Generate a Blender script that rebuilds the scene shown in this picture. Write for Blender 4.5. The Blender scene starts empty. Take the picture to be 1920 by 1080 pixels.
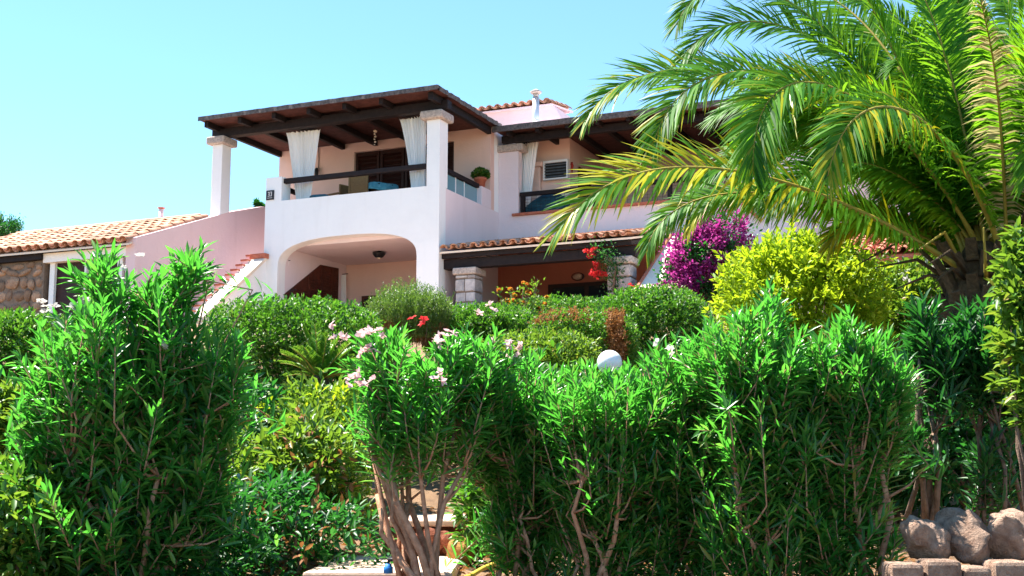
import bpy, bmesh, math, random
import numpy as np
from mathutils import Matrix, Vector, noise as mnoise

# ------------------------------------------------------------------ camera, sky, sun, exposure
EYE = 1.6
F_PX = 2410.0
YAW = math.radians(23.5)
PIT = math.radians(8.5)
scene = bpy.context.scene
COL = scene.collection
cam_data = bpy.data.cameras.new('camera')
cam_data.sensor_width = 36.0
cam_data.lens = F_PX / 1920.0 * 36.0
cam_data.clip_start = 0.1
cam_data.clip_end = 3000.0
cam = bpy.data.objects.new('camera', cam_data)
COL.objects.link(cam)
cam.location = (0, 0, EYE)
cam.rotation_euler = (math.radians(90) + PIT, 0, YAW)
scene.camera = cam

SUN_EL = math.radians(63)
SUN_AZ = math.radians(-86)          # from +Y towards +X (negative: towards -X)
world = bpy.data.worlds.new('World')
scene.world = world
world.use_nodes = True
wn = world.node_tree
wn.nodes.clear()
sky = wn.nodes.new('ShaderNodeTexSky')
sky.sky_type = 'NISHITA'
sky.sun_disc = False
sky.sun_elevation = SUN_EL
sky.sun_rotation = SUN_AZ
sky.air_density = 1.0
sky.dust_density = 0.0
sky.ozone_density = 2.0
bg = wn.nodes.new('ShaderNodeBackground')
bg.inputs['Strength'].default_value = 0.084
wo = wn.nodes.new('ShaderNodeOutputWorld')
tint = wn.nodes.new('ShaderNodeMix')
tint.data_type = 'RGBA'
tint.blend_type = 'MULTIPLY'
tint.inputs[0].default_value = 1.0
tint.inputs[7].default_value = (0.72, 0.93, 1.0, 1)      # clear, cyan summer air: one tint over the whole sky
wn.links.new(sky.outputs[0], tint.inputs[6])
wn.links.new(tint.outputs[2], bg.inputs[0])
wn.links.new(bg.outputs[0], wo.inputs[0])

sun_data = bpy.data.lights.new('sun', 'SUN')
sun_data.energy = 5.0
sun_data.angle = math.radians(0.5)
sun_data.color = (1.0, 0.95, 0.86)
sun = bpy.data.objects.new('sun', sun_data)
COL.objects.link(sun)
sdir = Vector((math.sin(SUN_AZ) * math.cos(SUN_EL), math.cos(SUN_AZ) * math.cos(SUN_EL), math.sin(SUN_EL)))
sun.rotation_euler = sdir.to_track_quat('Z', 'Y').to_euler()
sun.location = sdir * 60

vs = scene.view_settings
vs.view_transform = 'Standard'
vs.look = 'None'
vs.exposure = 1.86
vs.gamma = 1.0
vs.use_curve_mapping = False
scene.cycles.max_bounces = 8
scene.cycles.transparent_max_bounces = 8
scene.cycles.diffuse_bounces = 5
scene.cycles.use_denoising = True

# ------------------------------------------------------------------ surveying helpers
RIGHT = np.array([math.cos(YAW), math.sin(YAW), 0.0])
AHEAD = np.array([-math.sin(YAW), math.cos(YAW), 0.0])
FWD = AHEAD * math.cos(PIT) + np.array([0, 0, math.sin(PIT)])
UPV = -AHEAD * math.sin(PIT) + np.array([0, 0, math.cos(PIT)])
EYEP = np.array([0, 0, EYE])
ZUP = np.array([0.0, 0.0, 1.0])


def _ray(x, y):
    return FWD + RIGHT * (x - 960) / F_PX + UPV * (540 - y) / F_PX


def onY(x, y, Y):
    d = _ray(x, y)
    return EYEP + d * (Y / d[1])


def onX(x, y, X):
    d = _ray(x, y)
    return EYEP + d * (X / d[0])


def at(x, y, D):
    """point seen at photo position (x, y), D metres ahead of the camera"""
    d = _ray(x, y)
    return EYEP + d * (D / (d @ AHEAD))


GD = np.array([-200, 6.3, 6.5, 9.0, 10.6, 12.2, 20.0, 31.0, 33.5, 60.0, 200.0, 1500.0])
GZ = np.array([0.0, 0.0, 0.90, 0.93, 0.98, 1.30, 2.95, 5.30, 5.65, 5.8, 5.8, 5.8])


def ground_z(x, y):
    d = x * AHEAD[0] + y * AHEAD[1]
    return np.interp(d, GD, GZ)


def spot(px, D):
    """ground point below photo column px at distance D"""
    p = at(px, 540, D)
    return np.array([p[0], p[1], float(ground_z(p[0], p[1]))])


rng = np.random.default_rng(7)
random.seed(7)

# ------------------------------------------------------------------ materials
M = {}


def new_mat(name):
    m = bpy.data.materials.new(name)
    m.use_nodes = True
    nt = m.node_tree
    b = nt.nodes['Principled BSDF']
    M[name] = m
    return m, nt, b


def mix_rgb(nt, a, b, fac):
    n = nt.nodes.new('ShaderNodeMix')
    n.data_type = 'RGBA'
    for sock, v in ((n.inputs[6], a), (n.inputs[7], b), (n.inputs[0], fac)):
        if hasattr(v, 'node'):
            nt.links.new(v, sock)
        else:
            sock.default_value = (*v, 1) if isinstance(v, tuple) else v
    return n.outputs[2]


def noise(nt, scale, detail=4, rough=0.6, coord='Object'):
    tc = nt.nodes.new('ShaderNodeTexCoord')
    n = nt.nodes.new('ShaderNodeTexNoise')
    n.inputs['Scale'].default_value = scale
    n.inputs['Detail'].default_value = detail
    n.inputs['Roughness'].default_value = rough
    nt.links.new(tc.outputs[coord], n.inputs['Vector'])
    return n.outputs[0]


def ramp(nt, fac, stops):
    r = nt.nodes.new('ShaderNodeValToRGB')
    el = r.color_ramp.elements
    while len(el) > 1:
        el.remove(el[-1])
    el[0].position = stops[0][0]
    el[0].color = (*stops[0][1], 1)
    for p, c in stops[1:]:
        e = el.new(p)
        e.color = (*c, 1)
    nt.links.new(fac, r.inputs[0])
    return r.outputs[0]


def bump(nt, b, height, strength, dist=0.02):
    n = nt.nodes.new('ShaderNodeBump')
    n.inputs['Strength'].default_value = strength
    n.inputs['Distance'].default_value = dist
    nt.links.new(height, n.inputs['Height'])
    nt.links.new(n.outputs[0], b.inputs['Normal'])


def plaster(name, col, stain=(0.5, 0.45, 0.42), amt=0.25):
    m, nt, b = new_mat(name)
    n1 = noise(nt, 0.9, 6, 0.65)
    f = ramp(nt, n1, [(0.45, (0, 0, 0)), (0.75, (amt, amt, amt))])
    mp = nt.nodes.new('ShaderNodeMapping')
    mp.inputs['Scale'].default_value = (3.0, 3.0, 0.35)
    tc = nt.nodes.new('ShaderNodeTexCoord')
    nt.links.new(tc.outputs['Object'], mp.inputs[0])
    sn = nt.nodes.new('ShaderNodeTexNoise')
    sn.inputs['Scale'].default_value = 1.0
    sn.inputs['Detail'].default_value = 5
    nt.links.new(mp.outputs[0], sn.inputs['Vector'])
    f2 = ramp(nt, sn.outputs[0], [(0.55, (0, 0, 0)), (0.85, (0.24, 0.24, 0.24))])
    dark = tuple(c * s for c, s in zip(col, (0.82, 0.8, 0.8)))
    c = mix_rgb(nt, col, dark, f)
    c = mix_rgb(nt, c, tuple(v * s for v, s in zip(col, (0.72, 0.68, 0.64))), f2)
    nt.links.new(c, b.inputs['Base Color'])
    b.inputs['Roughness'].default_value = 0.92
    b.inputs['Specular IOR Level'].default_value = 0.15
    bump(nt, b, noise(nt, 7, 7, 0.7), 0.45, 0.03)
    return m


def rough_mat(name, c1, c2, scale, rough=0.85, bstr=0.4, bdist=0.02, spec=0.25, island=0.0, bscale=None):
    m, nt, b = new_mat(name)
    n1 = noise(nt, scale, 6, 0.65)
    c = ramp(nt, n1, [(0.32, c1), (0.68, c2)])
    if island:
        g = nt.nodes.new('ShaderNodeObjectInfo')
        v = ramp(nt, g.outputs['Random'], [(0.0, (1 - island,) * 3), (1.0, (1 + island,) * 3)])
        mm = nt.nodes.new('ShaderNodeMix')
        mm.data_type = 'RGBA'
        mm.blend_type = 'MULTIPLY'
        mm.inputs[0].default_value = 1
        nt.links.new(c, mm.inputs[6])
        nt.links.new(v, mm.inputs[7])
        c = mm.outputs[2]
    nt.links.new(c, b.inputs['Base Color'])
    b.inputs['Roughness'].default_value = rough
    b.inputs['Specular IOR Level'].default_value = spec
    if bstr:
        bump(nt, b, noise(nt, bscale or scale * 4, 5, 0.7), bstr, bdist)
    return m


def leaf_mat(name, stops, trans, tfac=0.4, rough=0.4, spec=0.45):
    """leaves: colour differs from leaf to leaf, light passes through the blade"""
    m, nt, b = new_mat(name)
    geo = nt.nodes.new('ShaderNodeNewGeometry')
    c = ramp(nt, geo.outputs['Random Per Island'], stops)
    nt.links.new(c, b.inputs['Base Color'])
    b.inputs['Roughness'].default_value = rough
    b.inputs['Specular IOR Level'].default_value = spec
    t = nt.nodes.new('ShaderNodeBsdfTranslucent')
    tc = nt.nodes.new('ShaderNodeMix')
    tc.data_type = 'RGBA'
    tc.blend_type = 'MIX'
    tc.inputs[0].default_value = 0.65
    nt.links.new(c, tc.inputs[6])
    tc.inputs[7].default_value = (*trans, 1)
    nt.links.new(tc.outputs[2], t.inputs[0])
    mx = nt.nodes.new('ShaderNodeMixShader')
    mx.inputs[0].default_value = tfac
    nt.links.new(b.outputs[0], mx.inputs[1])
    nt.links.new(t.outputs[0], mx.inputs[2])
    nt.links.new(mx.outputs[0], nt.nodes['Material Output'].inputs[0])
    return m


plaster('white_plaster', (0.87, 0.88, 0.88))
plaster('pink_plaster', (0.80, 0.60, 0.61))  # on side-facing walls the extra pink stands in for warm bounce light
plaster('pale_pink_plaster', (0.80, 0.69, 0.71))  # on the tower side the tint also carries warm bounce light
plaster('bounce_tinted_plaster', (0.76, 0.53, 0.45))  # recessed walls: warm floor bounce painted into the colour
plaster('terracotta_plaster', (0.46, 0.16, 0.10))
plaster('cream_plaster', (0.80, 0.68, 0.55))
rough_mat('granite', (0.30, 0.26, 0.24), (0.62, 0.54, 0.48), 16, bstr=0.8, bdist=0.03)
rough_mat('dark_timber', (0.007, 0.005, 0.006), (0.020, 0.013, 0.013), 9, rough=0.7, bstr=0.5)
rough_mat('weathered_timber', (0.05, 0.045, 0.045), (0.17, 0.15, 0.145), 12, rough=0.9, bstr=0.6)
rough_mat('board_underside', (0.05, 0.018, 0.016), (0.11, 0.042, 0.034), 5, rough=0.8)
rough_mat('shutter_brown', (0.060, 0.016, 0.010), (0.105, 0.028, 0.016), 6, rough=0.6)
rough_mat('dark_door', (0.022, 0.006, 0.005), (0.04, 0.012, 0.009), 6, rough=0.5)
rough_mat('roof_tile', (0.40, 0.19, 0.11), (0.64, 0.38, 0.26), 5, bstr=0.6, island=0.35)
rough_mat('red_roof_tile', (0.42, 0.12, 0.07), (0.60, 0.24, 0.15), 7, bstr=0.4, island=0.25)
rough_mat('terracotta', (0.36, 0.10, 0.06), (0.50, 0.17, 0.10), 8, bstr=0.2, island=0.12)
rough_mat('field_stone', (0.20, 0.12, 0.08), (0.42, 0.28, 0.19), 6, bstr=0.8, bdist=0.04, island=0.35)
rough_mat('grey_stone', (0.30, 0.29, 0.30), (0.52, 0.48, 0.46), 7, bstr=0.7, bdist=0.03, island=0.25)
rough_mat('mortar', (0.16, 0.12, 0.09), (0.25, 0.19, 0.15), 9)
rough_mat('boulder', (0.30, 0.175, 0.12), (0.62, 0.43, 0.32), 14, bstr=1.0, bdist=0.05, island=0.2)
rough_mat('ochre_rock', (0.24, 0.12, 0.03), (0.40, 0.21, 0.06), 6, bstr=0.8, bdist=0.04)
rough_mat('red_rock', (0.22, 0.06, 0.035), (0.40, 0.14, 0.08), 8, bstr=0.9, bdist=0.04)
rough_mat('paving_slab', (0.58, 0.38, 0.28), (0.74, 0.54, 0.42), 5, bstr=0.3)
rough_mat('concrete', (0.28, 0.25, 0.23), (0.42, 0.37, 0.33), 6, bstr=0.4)
rough_mat('bark', (0.10, 0.065, 0.045), (0.26, 0.17, 0.12), 18, bstr=0.7)
rough_mat('pale_bark', (0.30, 0.13, 0.07), (0.58, 0.32, 0.20), 22, bstr=0.6)
rough_mat('palm_trunk', (0.05, 0.033, 0.02), (0.17, 0.11, 0.06), 12, bstr=1.0, bdist=0.05)
rough_mat('palm_stalk', (0.20, 0.17, 0.025), (0.38, 0.28, 0.05), 7, rough=0.5, bstr=0.1)
rough_mat('wicker', (0.20, 0.11, 0.045), (0.36, 0.22, 0.10), 40, bstr=0.9, bdist=0.02)
rough_mat('asphalt', (0.04, 0.04, 0.042), (0.07, 0.07, 0.07), 14)
rough_mat('white_paint', (0.70, 0.70, 0.70), (0.80, 0.80, 0.80), 3, rough=0.5, bstr=0.0)
rough_mat('black_metal', (0.012, 0.012, 0.014), (0.025, 0.025, 0.028), 8, rough=0.45, bstr=0.0)
rough_mat('blue_plastic', (0.02, 0.16, 0.50), (0.03, 0.22, 0.60), 5, rough=0.4, bstr=0.0)
rough_mat('yellow_hose', (0.52, 0.36, 0.04), (0.62, 0.46, 0.08), 8, rough=0.5, bstr=0.0)
rough_mat('teal_cloth', (0.05, 0.26, 0.32), (0.16, 0.42, 0.48), 11, rough=0.9, bstr=0.3)
rough_mat('blue_tarpaulin', (0.008, 0.05, 0.08), (0.03, 0.12, 0.17), 3, rough=0.7, bstr=0.4, bdist=0.05)
rough_mat('red_clay', (0.36, 0.03, 0.02), (0.46, 0.05, 0.03), 8, bstr=0.1)
rough_mat('slate_plaque', (0.02, 0.025, 0.03), (0.035, 0.04, 0.05), 8, bstr=0.0)
rough_mat('louvre_grey', (0.10, 0.11, 0.12), (0.16, 0.17, 0.18), 8, bstr=0.0)
rough_mat('shell_beads', (0.5, 0.35, 0.24), (0.75, 0.62, 0.5), 14, rough=0.4, bstr=0.0)
m, nt, b = new_mat('galvanised')
b.inputs['Base Color'].default_value = (0.62, 0.64, 0.66, 1)
b.inputs['Metallic'].default_value = 0.6
b.inputs['Roughness'].default_value = 0.4
m, nt, b = new_mat('glass_dark')
b.inputs['Base Color'].default_value = (0.02, 0.025, 0.03, 1)
b.inputs['Roughness'].default_value = 0.06
m, nt, b = new_mat('screen_glass')
b.inputs['Base Color'].default_value = (0.20, 0.42, 0.50, 1)
b.inputs['Roughness'].default_value = 0.05
b.inputs['Alpha'].default_value = 0.55
m, nt, b = new_mat('globe_opal')
b.inputs['Base Color'].default_value = (0.80, 0.80, 0.80, 1)
b.inputs['Roughness'].default_value = 0.25
b.inputs['Subsurface Weight'].default_value = 0.2
m, nt, b = new_mat('curtain_voile')
b.inputs['Base Color'].default_value = (0.92, 0.94, 0.94, 1)
b.inputs['Roughness'].default_value = 0.9
t = nt.nodes.new('ShaderNodeBsdfTranslucent')
t.inputs[0].default_value = (0.82, 0.86, 0.86, 1)
mx = nt.nodes.new('ShaderNodeMixShader')
mx.inputs[0].default_value = 0.25
nt.links.new(b.outputs[0], mx.inputs[1])
nt.links.new(t.outputs[0], mx.inputs[2])
nt.links.new(mx.outputs[0], nt.nodes['Material Output'].inputs[0])

leaf_mat('oleander_leaf', [(0.0, (0.010, 0.060, 0.016)), (0.35, (0.032, 0.135, 0.026)), (0.7, (0.075, 0.21, 0.036)), (0.94, (0.16, 0.29, 0.05)), (0.975, (0.26, 0.26, 0.06)), (1.0, (0.30, 0.16, 0.06))], (0.14, 0.68, 0.05), 0.46, 0.32, 0.5)
leaf_mat('hedge_leaf', [(0.0, (0.012, 0.06, 0.010)), (0.5, (0.045, 0.15, 0.018)), (0.9, (0.12, 0.25, 0.03)), (1.0, (0.30, 0.25, 0.07))], (0.16, 0.45, 0.02), 0.35, 0.45, 0.4)
leaf_mat('pittosporum_leaf', [(0.0, (0.02, 0.075, 0.008)), (0.5, (0.06, 0.17, 0.018)), (0.9, (0.16, 0.26, 0.03)), (1.0, (0.34, 0.22, 0.04))], (0.30, 0.50, 0.03), 0.38, 0.45, 0.4)
leaf_mat('yellow_leaf', [(0.0, (0.05, 0.15, 0.008)), (0.45, (0.17, 0.33, 0.012)), (1.0, (0.42, 0.52, 0.05))], (0.60, 0.75, 0.02), 0.45, 0.5, 0.3)
leaf_mat('dark_leaf', [(0.0, (0.008, 0.05, 0.014)), (0.7, (0.016, 0.10, 0.022)), (1.0, (0.05, 0.15, 0.03))], (0.06, 0.35, 0.03), 0.35, 0.42, 0.42)  # dark green; on shaded oleanders and shrubs the shade is in the colour
leaf_mat('rosemary_leaf', [(0.0, (0.03, 0.08, 0.02)), (0.6, (0.09, 0.19, 0.03)), (1.0, (0.24, 0.28, 0.08))], (0.25, 0.45, 0.04), 0.3)
leaf_mat('dry_leaf', [(0.0, (0.16, 0.06, 0.02)), (0.6, (0.30, 0.13, 0.05)), (1.0, (0.42, 0.24, 0.11))], (0.45, 0.20, 0.05), 0.25, 0.7, 0.2)
leaf_mat('palm_leaflet', [(0.0, (0.012, 0.065, 0.008)), (0.5, (0.045, 0.18, 0.014)), (1.0, (0.13, 0.29, 0.022))], (0.34, 0.70, 0.02), 0.46, 0.5, 0.22)
leaf_mat('palm_leaflet_yellow', [(0.0, (0.22, 0.24, 0.008)), (0.6, (0.42, 0.40, 0.012)), (1.0, (0.55, 0.47, 0.03))], (0.75, 0.66, 0.01), 0.42, 0.4, 0.4)
leaf_mat('palm_leaflet_dry', [(0.0, (0.40, 0.33, 0.16)), (1.0, (0.66, 0.58, 0.34))], (0.6, 0.5, 0.2), 0.3, 0.7, 0.2)
leaf_mat('sago_leaflet', [(0.0, (0.03, 0.14, 0.010)), (1.0, (0.12, 0.27, 0.02))], (0.25, 0.45, 0.03), 0.35)
leaf_mat('bougainvillea_bract', [(0.0, (0.10, 0.006, 0.065)), (0.5, (0.30, 0.018, 0.18)), (1.0, (0.58, 0.12, 0.38))], (0.60, 0.05, 0.36), 0.4, 0.7, 0.2)
leaf_mat('pink_petal', [(0.0, (0.66, 0.36, 0.38)), (1.0, (0.78, 0.60, 0.58))], (0.8, 0.5, 0.5), 0.35, 0.6, 0.2)
leaf_mat('white_petal', [(0.0, (0.42, 0.38, 0.34)), (1.0, (0.66, 0.58, 0.54))], (0.8, 0.75, 0.7), 0.35, 0.6, 0.2)
leaf_mat('red_petal', [(0.0, (0.40, 0.01, 0.015)), (1.0, (0.66, 0.06, 0.06))], (0.7, 0.03, 0.04), 0.35, 0.6, 0.2)
leaf_mat('orange_petal', [(0.0, (0.60, 0.16, 0.02)), (1.0, (0.72, 0.34, 0.05))], (0.7, 0.3, 0.04), 0.35, 0.6, 0.2)

m, nt, b = new_mat('soil')
n1 = noise(nt, 1.3, 7, 0.7)
c = ramp(nt, n1, [(0.3, (0.11, 0.06, 0.03)), (0.55, (0.27, 0.16, 0.085)), (0.75, (0.46, 0.30, 0.17))])
nt.links.new(c, b.inputs['Base Color'])
b.inputs['Roughness'].default_value = 1.0
bump(nt, b, noise(nt, 16, 8, 0.75), 0.9, 0.06)


# ------------------------------------------------------------------ mesh helpers
def mesh_np(name, V, Fc):
    """V (n,3); Fc (m,k) all polygons of one size"""
    V = np.ascontiguousarray(V, dtype=np.float32)
    Fc = np.ascontiguousarray(Fc, dtype=np.int32)
    me = bpy.data.meshes.new(name)
    n, k = len(Fc), Fc.shape[1]
    me.vertices.add(len(V))
    me.vertices.foreach_set('co', V.ravel())
    me.loops.add(n * k)
    me.loops.foreach_set('vertex_index', Fc.ravel())
    me.polygons.add(n)
    me.polygons.foreach_set('loop_start', np.arange(0, n * k, k, dtype=np.int32))
    me.update(calc_edges=True)
    return me


def link(name, me, mat, parent=None):
    o = bpy.data.objects.new(name, me)
    COL.objects.link(o)
    if mat is not None and len(me.materials) == 0:
        me.materials.append(M[mat])
    if parent is not None:
        o.parent = parent
        if parent.type == 'EMPTY':
            o.matrix_parent_inverse = Matrix.Translation(-parent.location)
    return o


def tag(o, label, cat=None, group=None, kind=None):
    if label:
        o['label'] = label
    if cat:
        o['category'] = cat
    if group:
        o['group'] = group
    if kind:
        o['kind'] = kind
    return o


def thing(name, label, cat, loc, group=None):
    o = bpy.data.objects.new(name, None)
    COL.objects.link(o)
    o.empty_display_size = 0.2
    o.location = tuple(float(v) for v in loc)
    return tag(o, label, cat, group)


class MB:
    def __init__(self):
        self.v = []
        self.f = []
        self.smooth = []

    def add(self, verts, faces, smooth=False):
        o = len(self.v)
        self.v += [tuple(float(c) for c in p) for p in verts]
        self.f += [tuple(i + o for i in f) for f in faces]
        self.smooth += [smooth] * len(faces)
        return self

    def box(self, x0, x1, y0, y1, z0, z1):
        v = [(x, y, z) for z in (z0, z1) for x, y in ((x0, y0), (x1, y0), (x1, y1), (x0, y1))]
        return self.add(v, [(3, 2, 1, 0), (4, 5, 6, 7), (0, 1, 5, 4), (1, 2, 6, 5), (2, 3, 7, 6), (3, 0, 4, 7)])

    def prism(self, pts, axis, a, b):
        """outline in the plane across `axis`, extruded from a to b. axis y: pts are (x, z); axis x: pts are (y, z); axis z: (x, y)"""
        def P(p, t):
            return {'y': (p[0], t, p[1]), 'x': (t, p[0], p[1]), 'z': (p[0], p[1], t)}[axis]
        n = len(pts)
        v = [P(p, a) for p in pts] + [P(p, b) for p in pts]
        f = [tuple(range(n)), tuple(range(2 * n - 1, n - 1, -1))]
        f += [(i, i + n, (i + 1) % n + n, (i + 1) % n) for i in range(n)]
        return self.add(v, f)

    def tube(self, pts, radii, seg=6, cap=True, smooth=True):
        pts = [np.array(p, float) for p in pts]
        if np.isscalar(radii):
            radii = [radii] * len(pts)
        ref = np.array([0.31, 0.57, 0.76])
        v = []
        n = len(pts)
        for i, p in enumerate(pts):
            t = pts[min(i + 1, n - 1)] - pts[max(i - 1, 0)]
            t = t / (np.linalg.norm(t) + 1e-9)
            a = np.cross(t, ref)
            a /= np.linalg.norm(a) + 1e-9
            bb = np.cross(t, a)
            for k in range(seg):
                an = 2 * math.pi * k / seg
                v.append(p + (a * math.cos(an) + bb * math.sin(an)) * radii[i])
        f = []
        for i in range(n - 1):
            for k in range(seg):
                k2 = (k + 1) % seg
                f.append((i * seg + k, i * seg + k2, (i + 1) * seg + k2, (i + 1) * seg + k))
        self.add(v, f, smooth)
        if cap:
            o = len(self.v) - len(v)
            self.f += [tuple(o + k for k in range(seg))[::-1], tuple(o + (n - 1) * seg + k for k in range(seg))]
            self.smooth += [False, False]
        return self

    def lathe(self, prof, c=(0, 0, 0), seg=16, smooth=True):
        v = []
        for r, z in prof:
            for k in range(seg):
                a = 2 * math.pi * k / seg
                v.append((c[0] + r * math.cos(a), c[1] + r * math.sin(a), c[2] + z))
        f = []
        for i in range(len(prof) - 1):
            for k in range(seg):
                k2 = (k + 1) % seg
                f.append((i * seg + k, i * seg + k2, (i + 1) * seg + k2, (i + 1) * seg + k))
        f.append(tuple(range(seg))[::-1])
        f.append(tuple((len(prof) - 1) * seg + k for k in range(seg)))
        return self.add(v, f, smooth)

    def mesh(self, name):
        me = bpy.data.meshes.new(name)
        me.from_pydata(self.v, [], self.f)
        me.polygons.foreach_set('use_smooth', self.smooth)
        me.update()
        return me

    def build(self, name, mat, parent=None, bevel=0.0, seg=2, fix=True):
        me = self.mesh(name)
        if fix or bevel:
            bm = bmesh.new()
            bm.from_mesh(me)
            bmesh.ops.recalc_face_normals(bm, faces=bm.faces)
            if bevel:
                es = [e for e in bm.edges if len(e.link_faces) == 2 and e.calc_face_angle(0) > 0.6]
                bmesh.ops.bevel(bm, geom=es, offset=bevel, segments=seg, affect='EDGES', profile=0.5, clamp_overlap=True)
            bm.to_mesh(me)
            bm.free()
        return link(name, me, mat, parent)


def rock_mesh(name, sx, sy, sz, seed, rough=0.16, sub=3, flat=0.0):
    r = np.random.default_rng(seed)
    bm = bmesh.new()
    bmesh.ops.create_icosphere(bm, subdivisions=sub, radius=1.0)
    dirs = r.normal(size=(14, 3))
    dirs /= np.linalg.norm(dirs, axis=1)[:, None]
    lim = r.uniform(0.70, 0.98, 14) - flat * r.uniform(0.1, 0.5, 14)
    ph = r.uniform(0, 6.28, (6, 3))
    for v in bm.verts:
        p = np.array(v.co)
        for d, l in zip(dirs, lim):
            s = p @ d
            if s > l:
                p = p - d * (s - l) * (0.85 if not flat else 0.97)
        w = sum(math.sin(p[0] * (2 + k) + ph[k, 0]) * math.sin(p[1] * (2.3 + k) + ph[k, 1]) * math.sin(p[2] * (2.6 + k) + ph[k, 2]) / (1 + k) for k in range(6))
        p = p * (1 + rough * 0.35 * w)
        if sub > 3:
            p = p * (1 + 0.16 * rough * (mnoise.fractal(Vector(p * 2.6 + seed), 0.7, 2.1, 6)))
        v.co = (p[0] * sx, p[1] * sy, p[2] * sz)
    for f in bm.faces:
        f.smooth = sub > 2
    me = bpy.data.meshes.new(name)
    bm.to_mesh(me)
    bm.free()
    return me


def unit(a):
    return a / (np.linalg.norm(a, axis=-1, keepdims=True) + 1e-9)


def leaf_small(P, D, L, W, r, fold=0.3):
    """two triangles folded at the midrib"""
    n = len(P)
    D = unit(D)
    S = unit(np.cross(D, r.normal(size=(n, 3)) * 0.7 + ZUP))
    N = np.cross(S, D)
    L = np.broadcast_to(L, n)[:, None]
    W = np.broadcast_to(W, n)[:, None]
    m = P + D * L * 0.5
    V = np.stack([P, m + S * W * 0.5 + N * W * fold, P + D * L, m - S * W * 0.5 + N * W * fold], 1).reshape(-1, 3)
    b = np.arange(n)[:, None] * 4
    Fc = np.concatenate([b + np.array([[0, 2, 1]]), b + np.array([[0, 3, 2]])])
    return V, Fc


def leaf_long(P, D, L, W, r, droop=0.12, fold=0.25):
    """eight triangles, lance shaped, bent along its length"""
    n = len(P)
    D = unit(D)
    S = unit(np.cross(D, r.normal(size=(n, 3)) * 0.45 + ZUP))
    N = np.cross(S, D)
    L = np.broadcast_to(L, n)[:, None]
    W = np.broadcast_to(W, n)[:, None]
    dr = np.broadcast_to(droop, n)[:, None] * L

    def c(t):
        return P + D * L * t - N * dr * (t * t)
    a, bb, e = c(0.30), c(0.66), c(1.0)
    V = np.stack([P,
                  a + S * W * 0.44 + N * W * fold, a, a - S * W * 0.44 + N * W * fold,
                  bb + S * W * 0.40 + N * W * fold, bb, bb - S * W * 0.40 + N * W * fold,
                  e], 1).reshape(-1, 3)
    tri = np.array([[0, 2, 1], [0, 3, 2], [1, 2, 5], [1, 5, 4], [2, 3, 6], [2, 6, 5], [4, 5, 7], [5, 6, 7]])
    b = np.arange(n)[:, None, None] * 8
    return V, (b + tri[None]).reshape(-1, 3)


def sph(r, n, zmin=-1.0):
    z = r.uniform(zmin, 1, n)
    a = r.uniform(0, 2 * math.pi, n)
    q = np.sqrt(1 - z * z)
    return np.stack([q * np.cos(a), q * np.sin(a), z], 1)


def lumps(r, d, k=9, amp=0.16):
    c = sph(r, k)
    v = np.zeros(len(d))
    for ci in c:
        v += np.maximum(0, d @ ci) ** 6 * r.uniform(-0.5, 1.0)
    return 1 + amp * v


def blob_points(r, n, radii, power=2.0, zmin=-0.6, amp=0.16, shell=0.30):
    """points spread through the outer part of a lumpy rounded body, and the outward direction at each"""
    d = sph(r, n, zmin)
    s = (np.abs(d[:, 0]) ** power + np.abs(d[:, 1]) ** power + np.abs(d[:, 2]) ** power) ** (-1 / power)
    q = s * lumps(r, d, 11, amp) * (1 - shell * r.uniform(0, 1, n) ** 1.7)
    q = q * np.where(r.uniform(0, 1, n) < 0.07, r.uniform(1.02, 1.02 + 0.5 * amp, n), 1.0)
    return d * q[:, None] * np.array(radii), d


# ------------------------------------------------------------------ plants
def twigs(mb, r, base, centre, radii, n, rad=0.02):
    for _ in range(n):
        d = sph(r, 1, 0.0)[0]
        e = np.array(centre) + d * np.array(radii) * 0.75
        m = (np.array(base) * 0.5 + e * 0.5) + r.normal(size=3) * 0.06
        b0 = np.array(base) + np.append(r.normal(size=2) * np.array(radii[:2]) * 0.3, 0)
        mb.tube([b0, m, e], [rad, rad * 0.7, rad * 0.25], 5)


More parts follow.
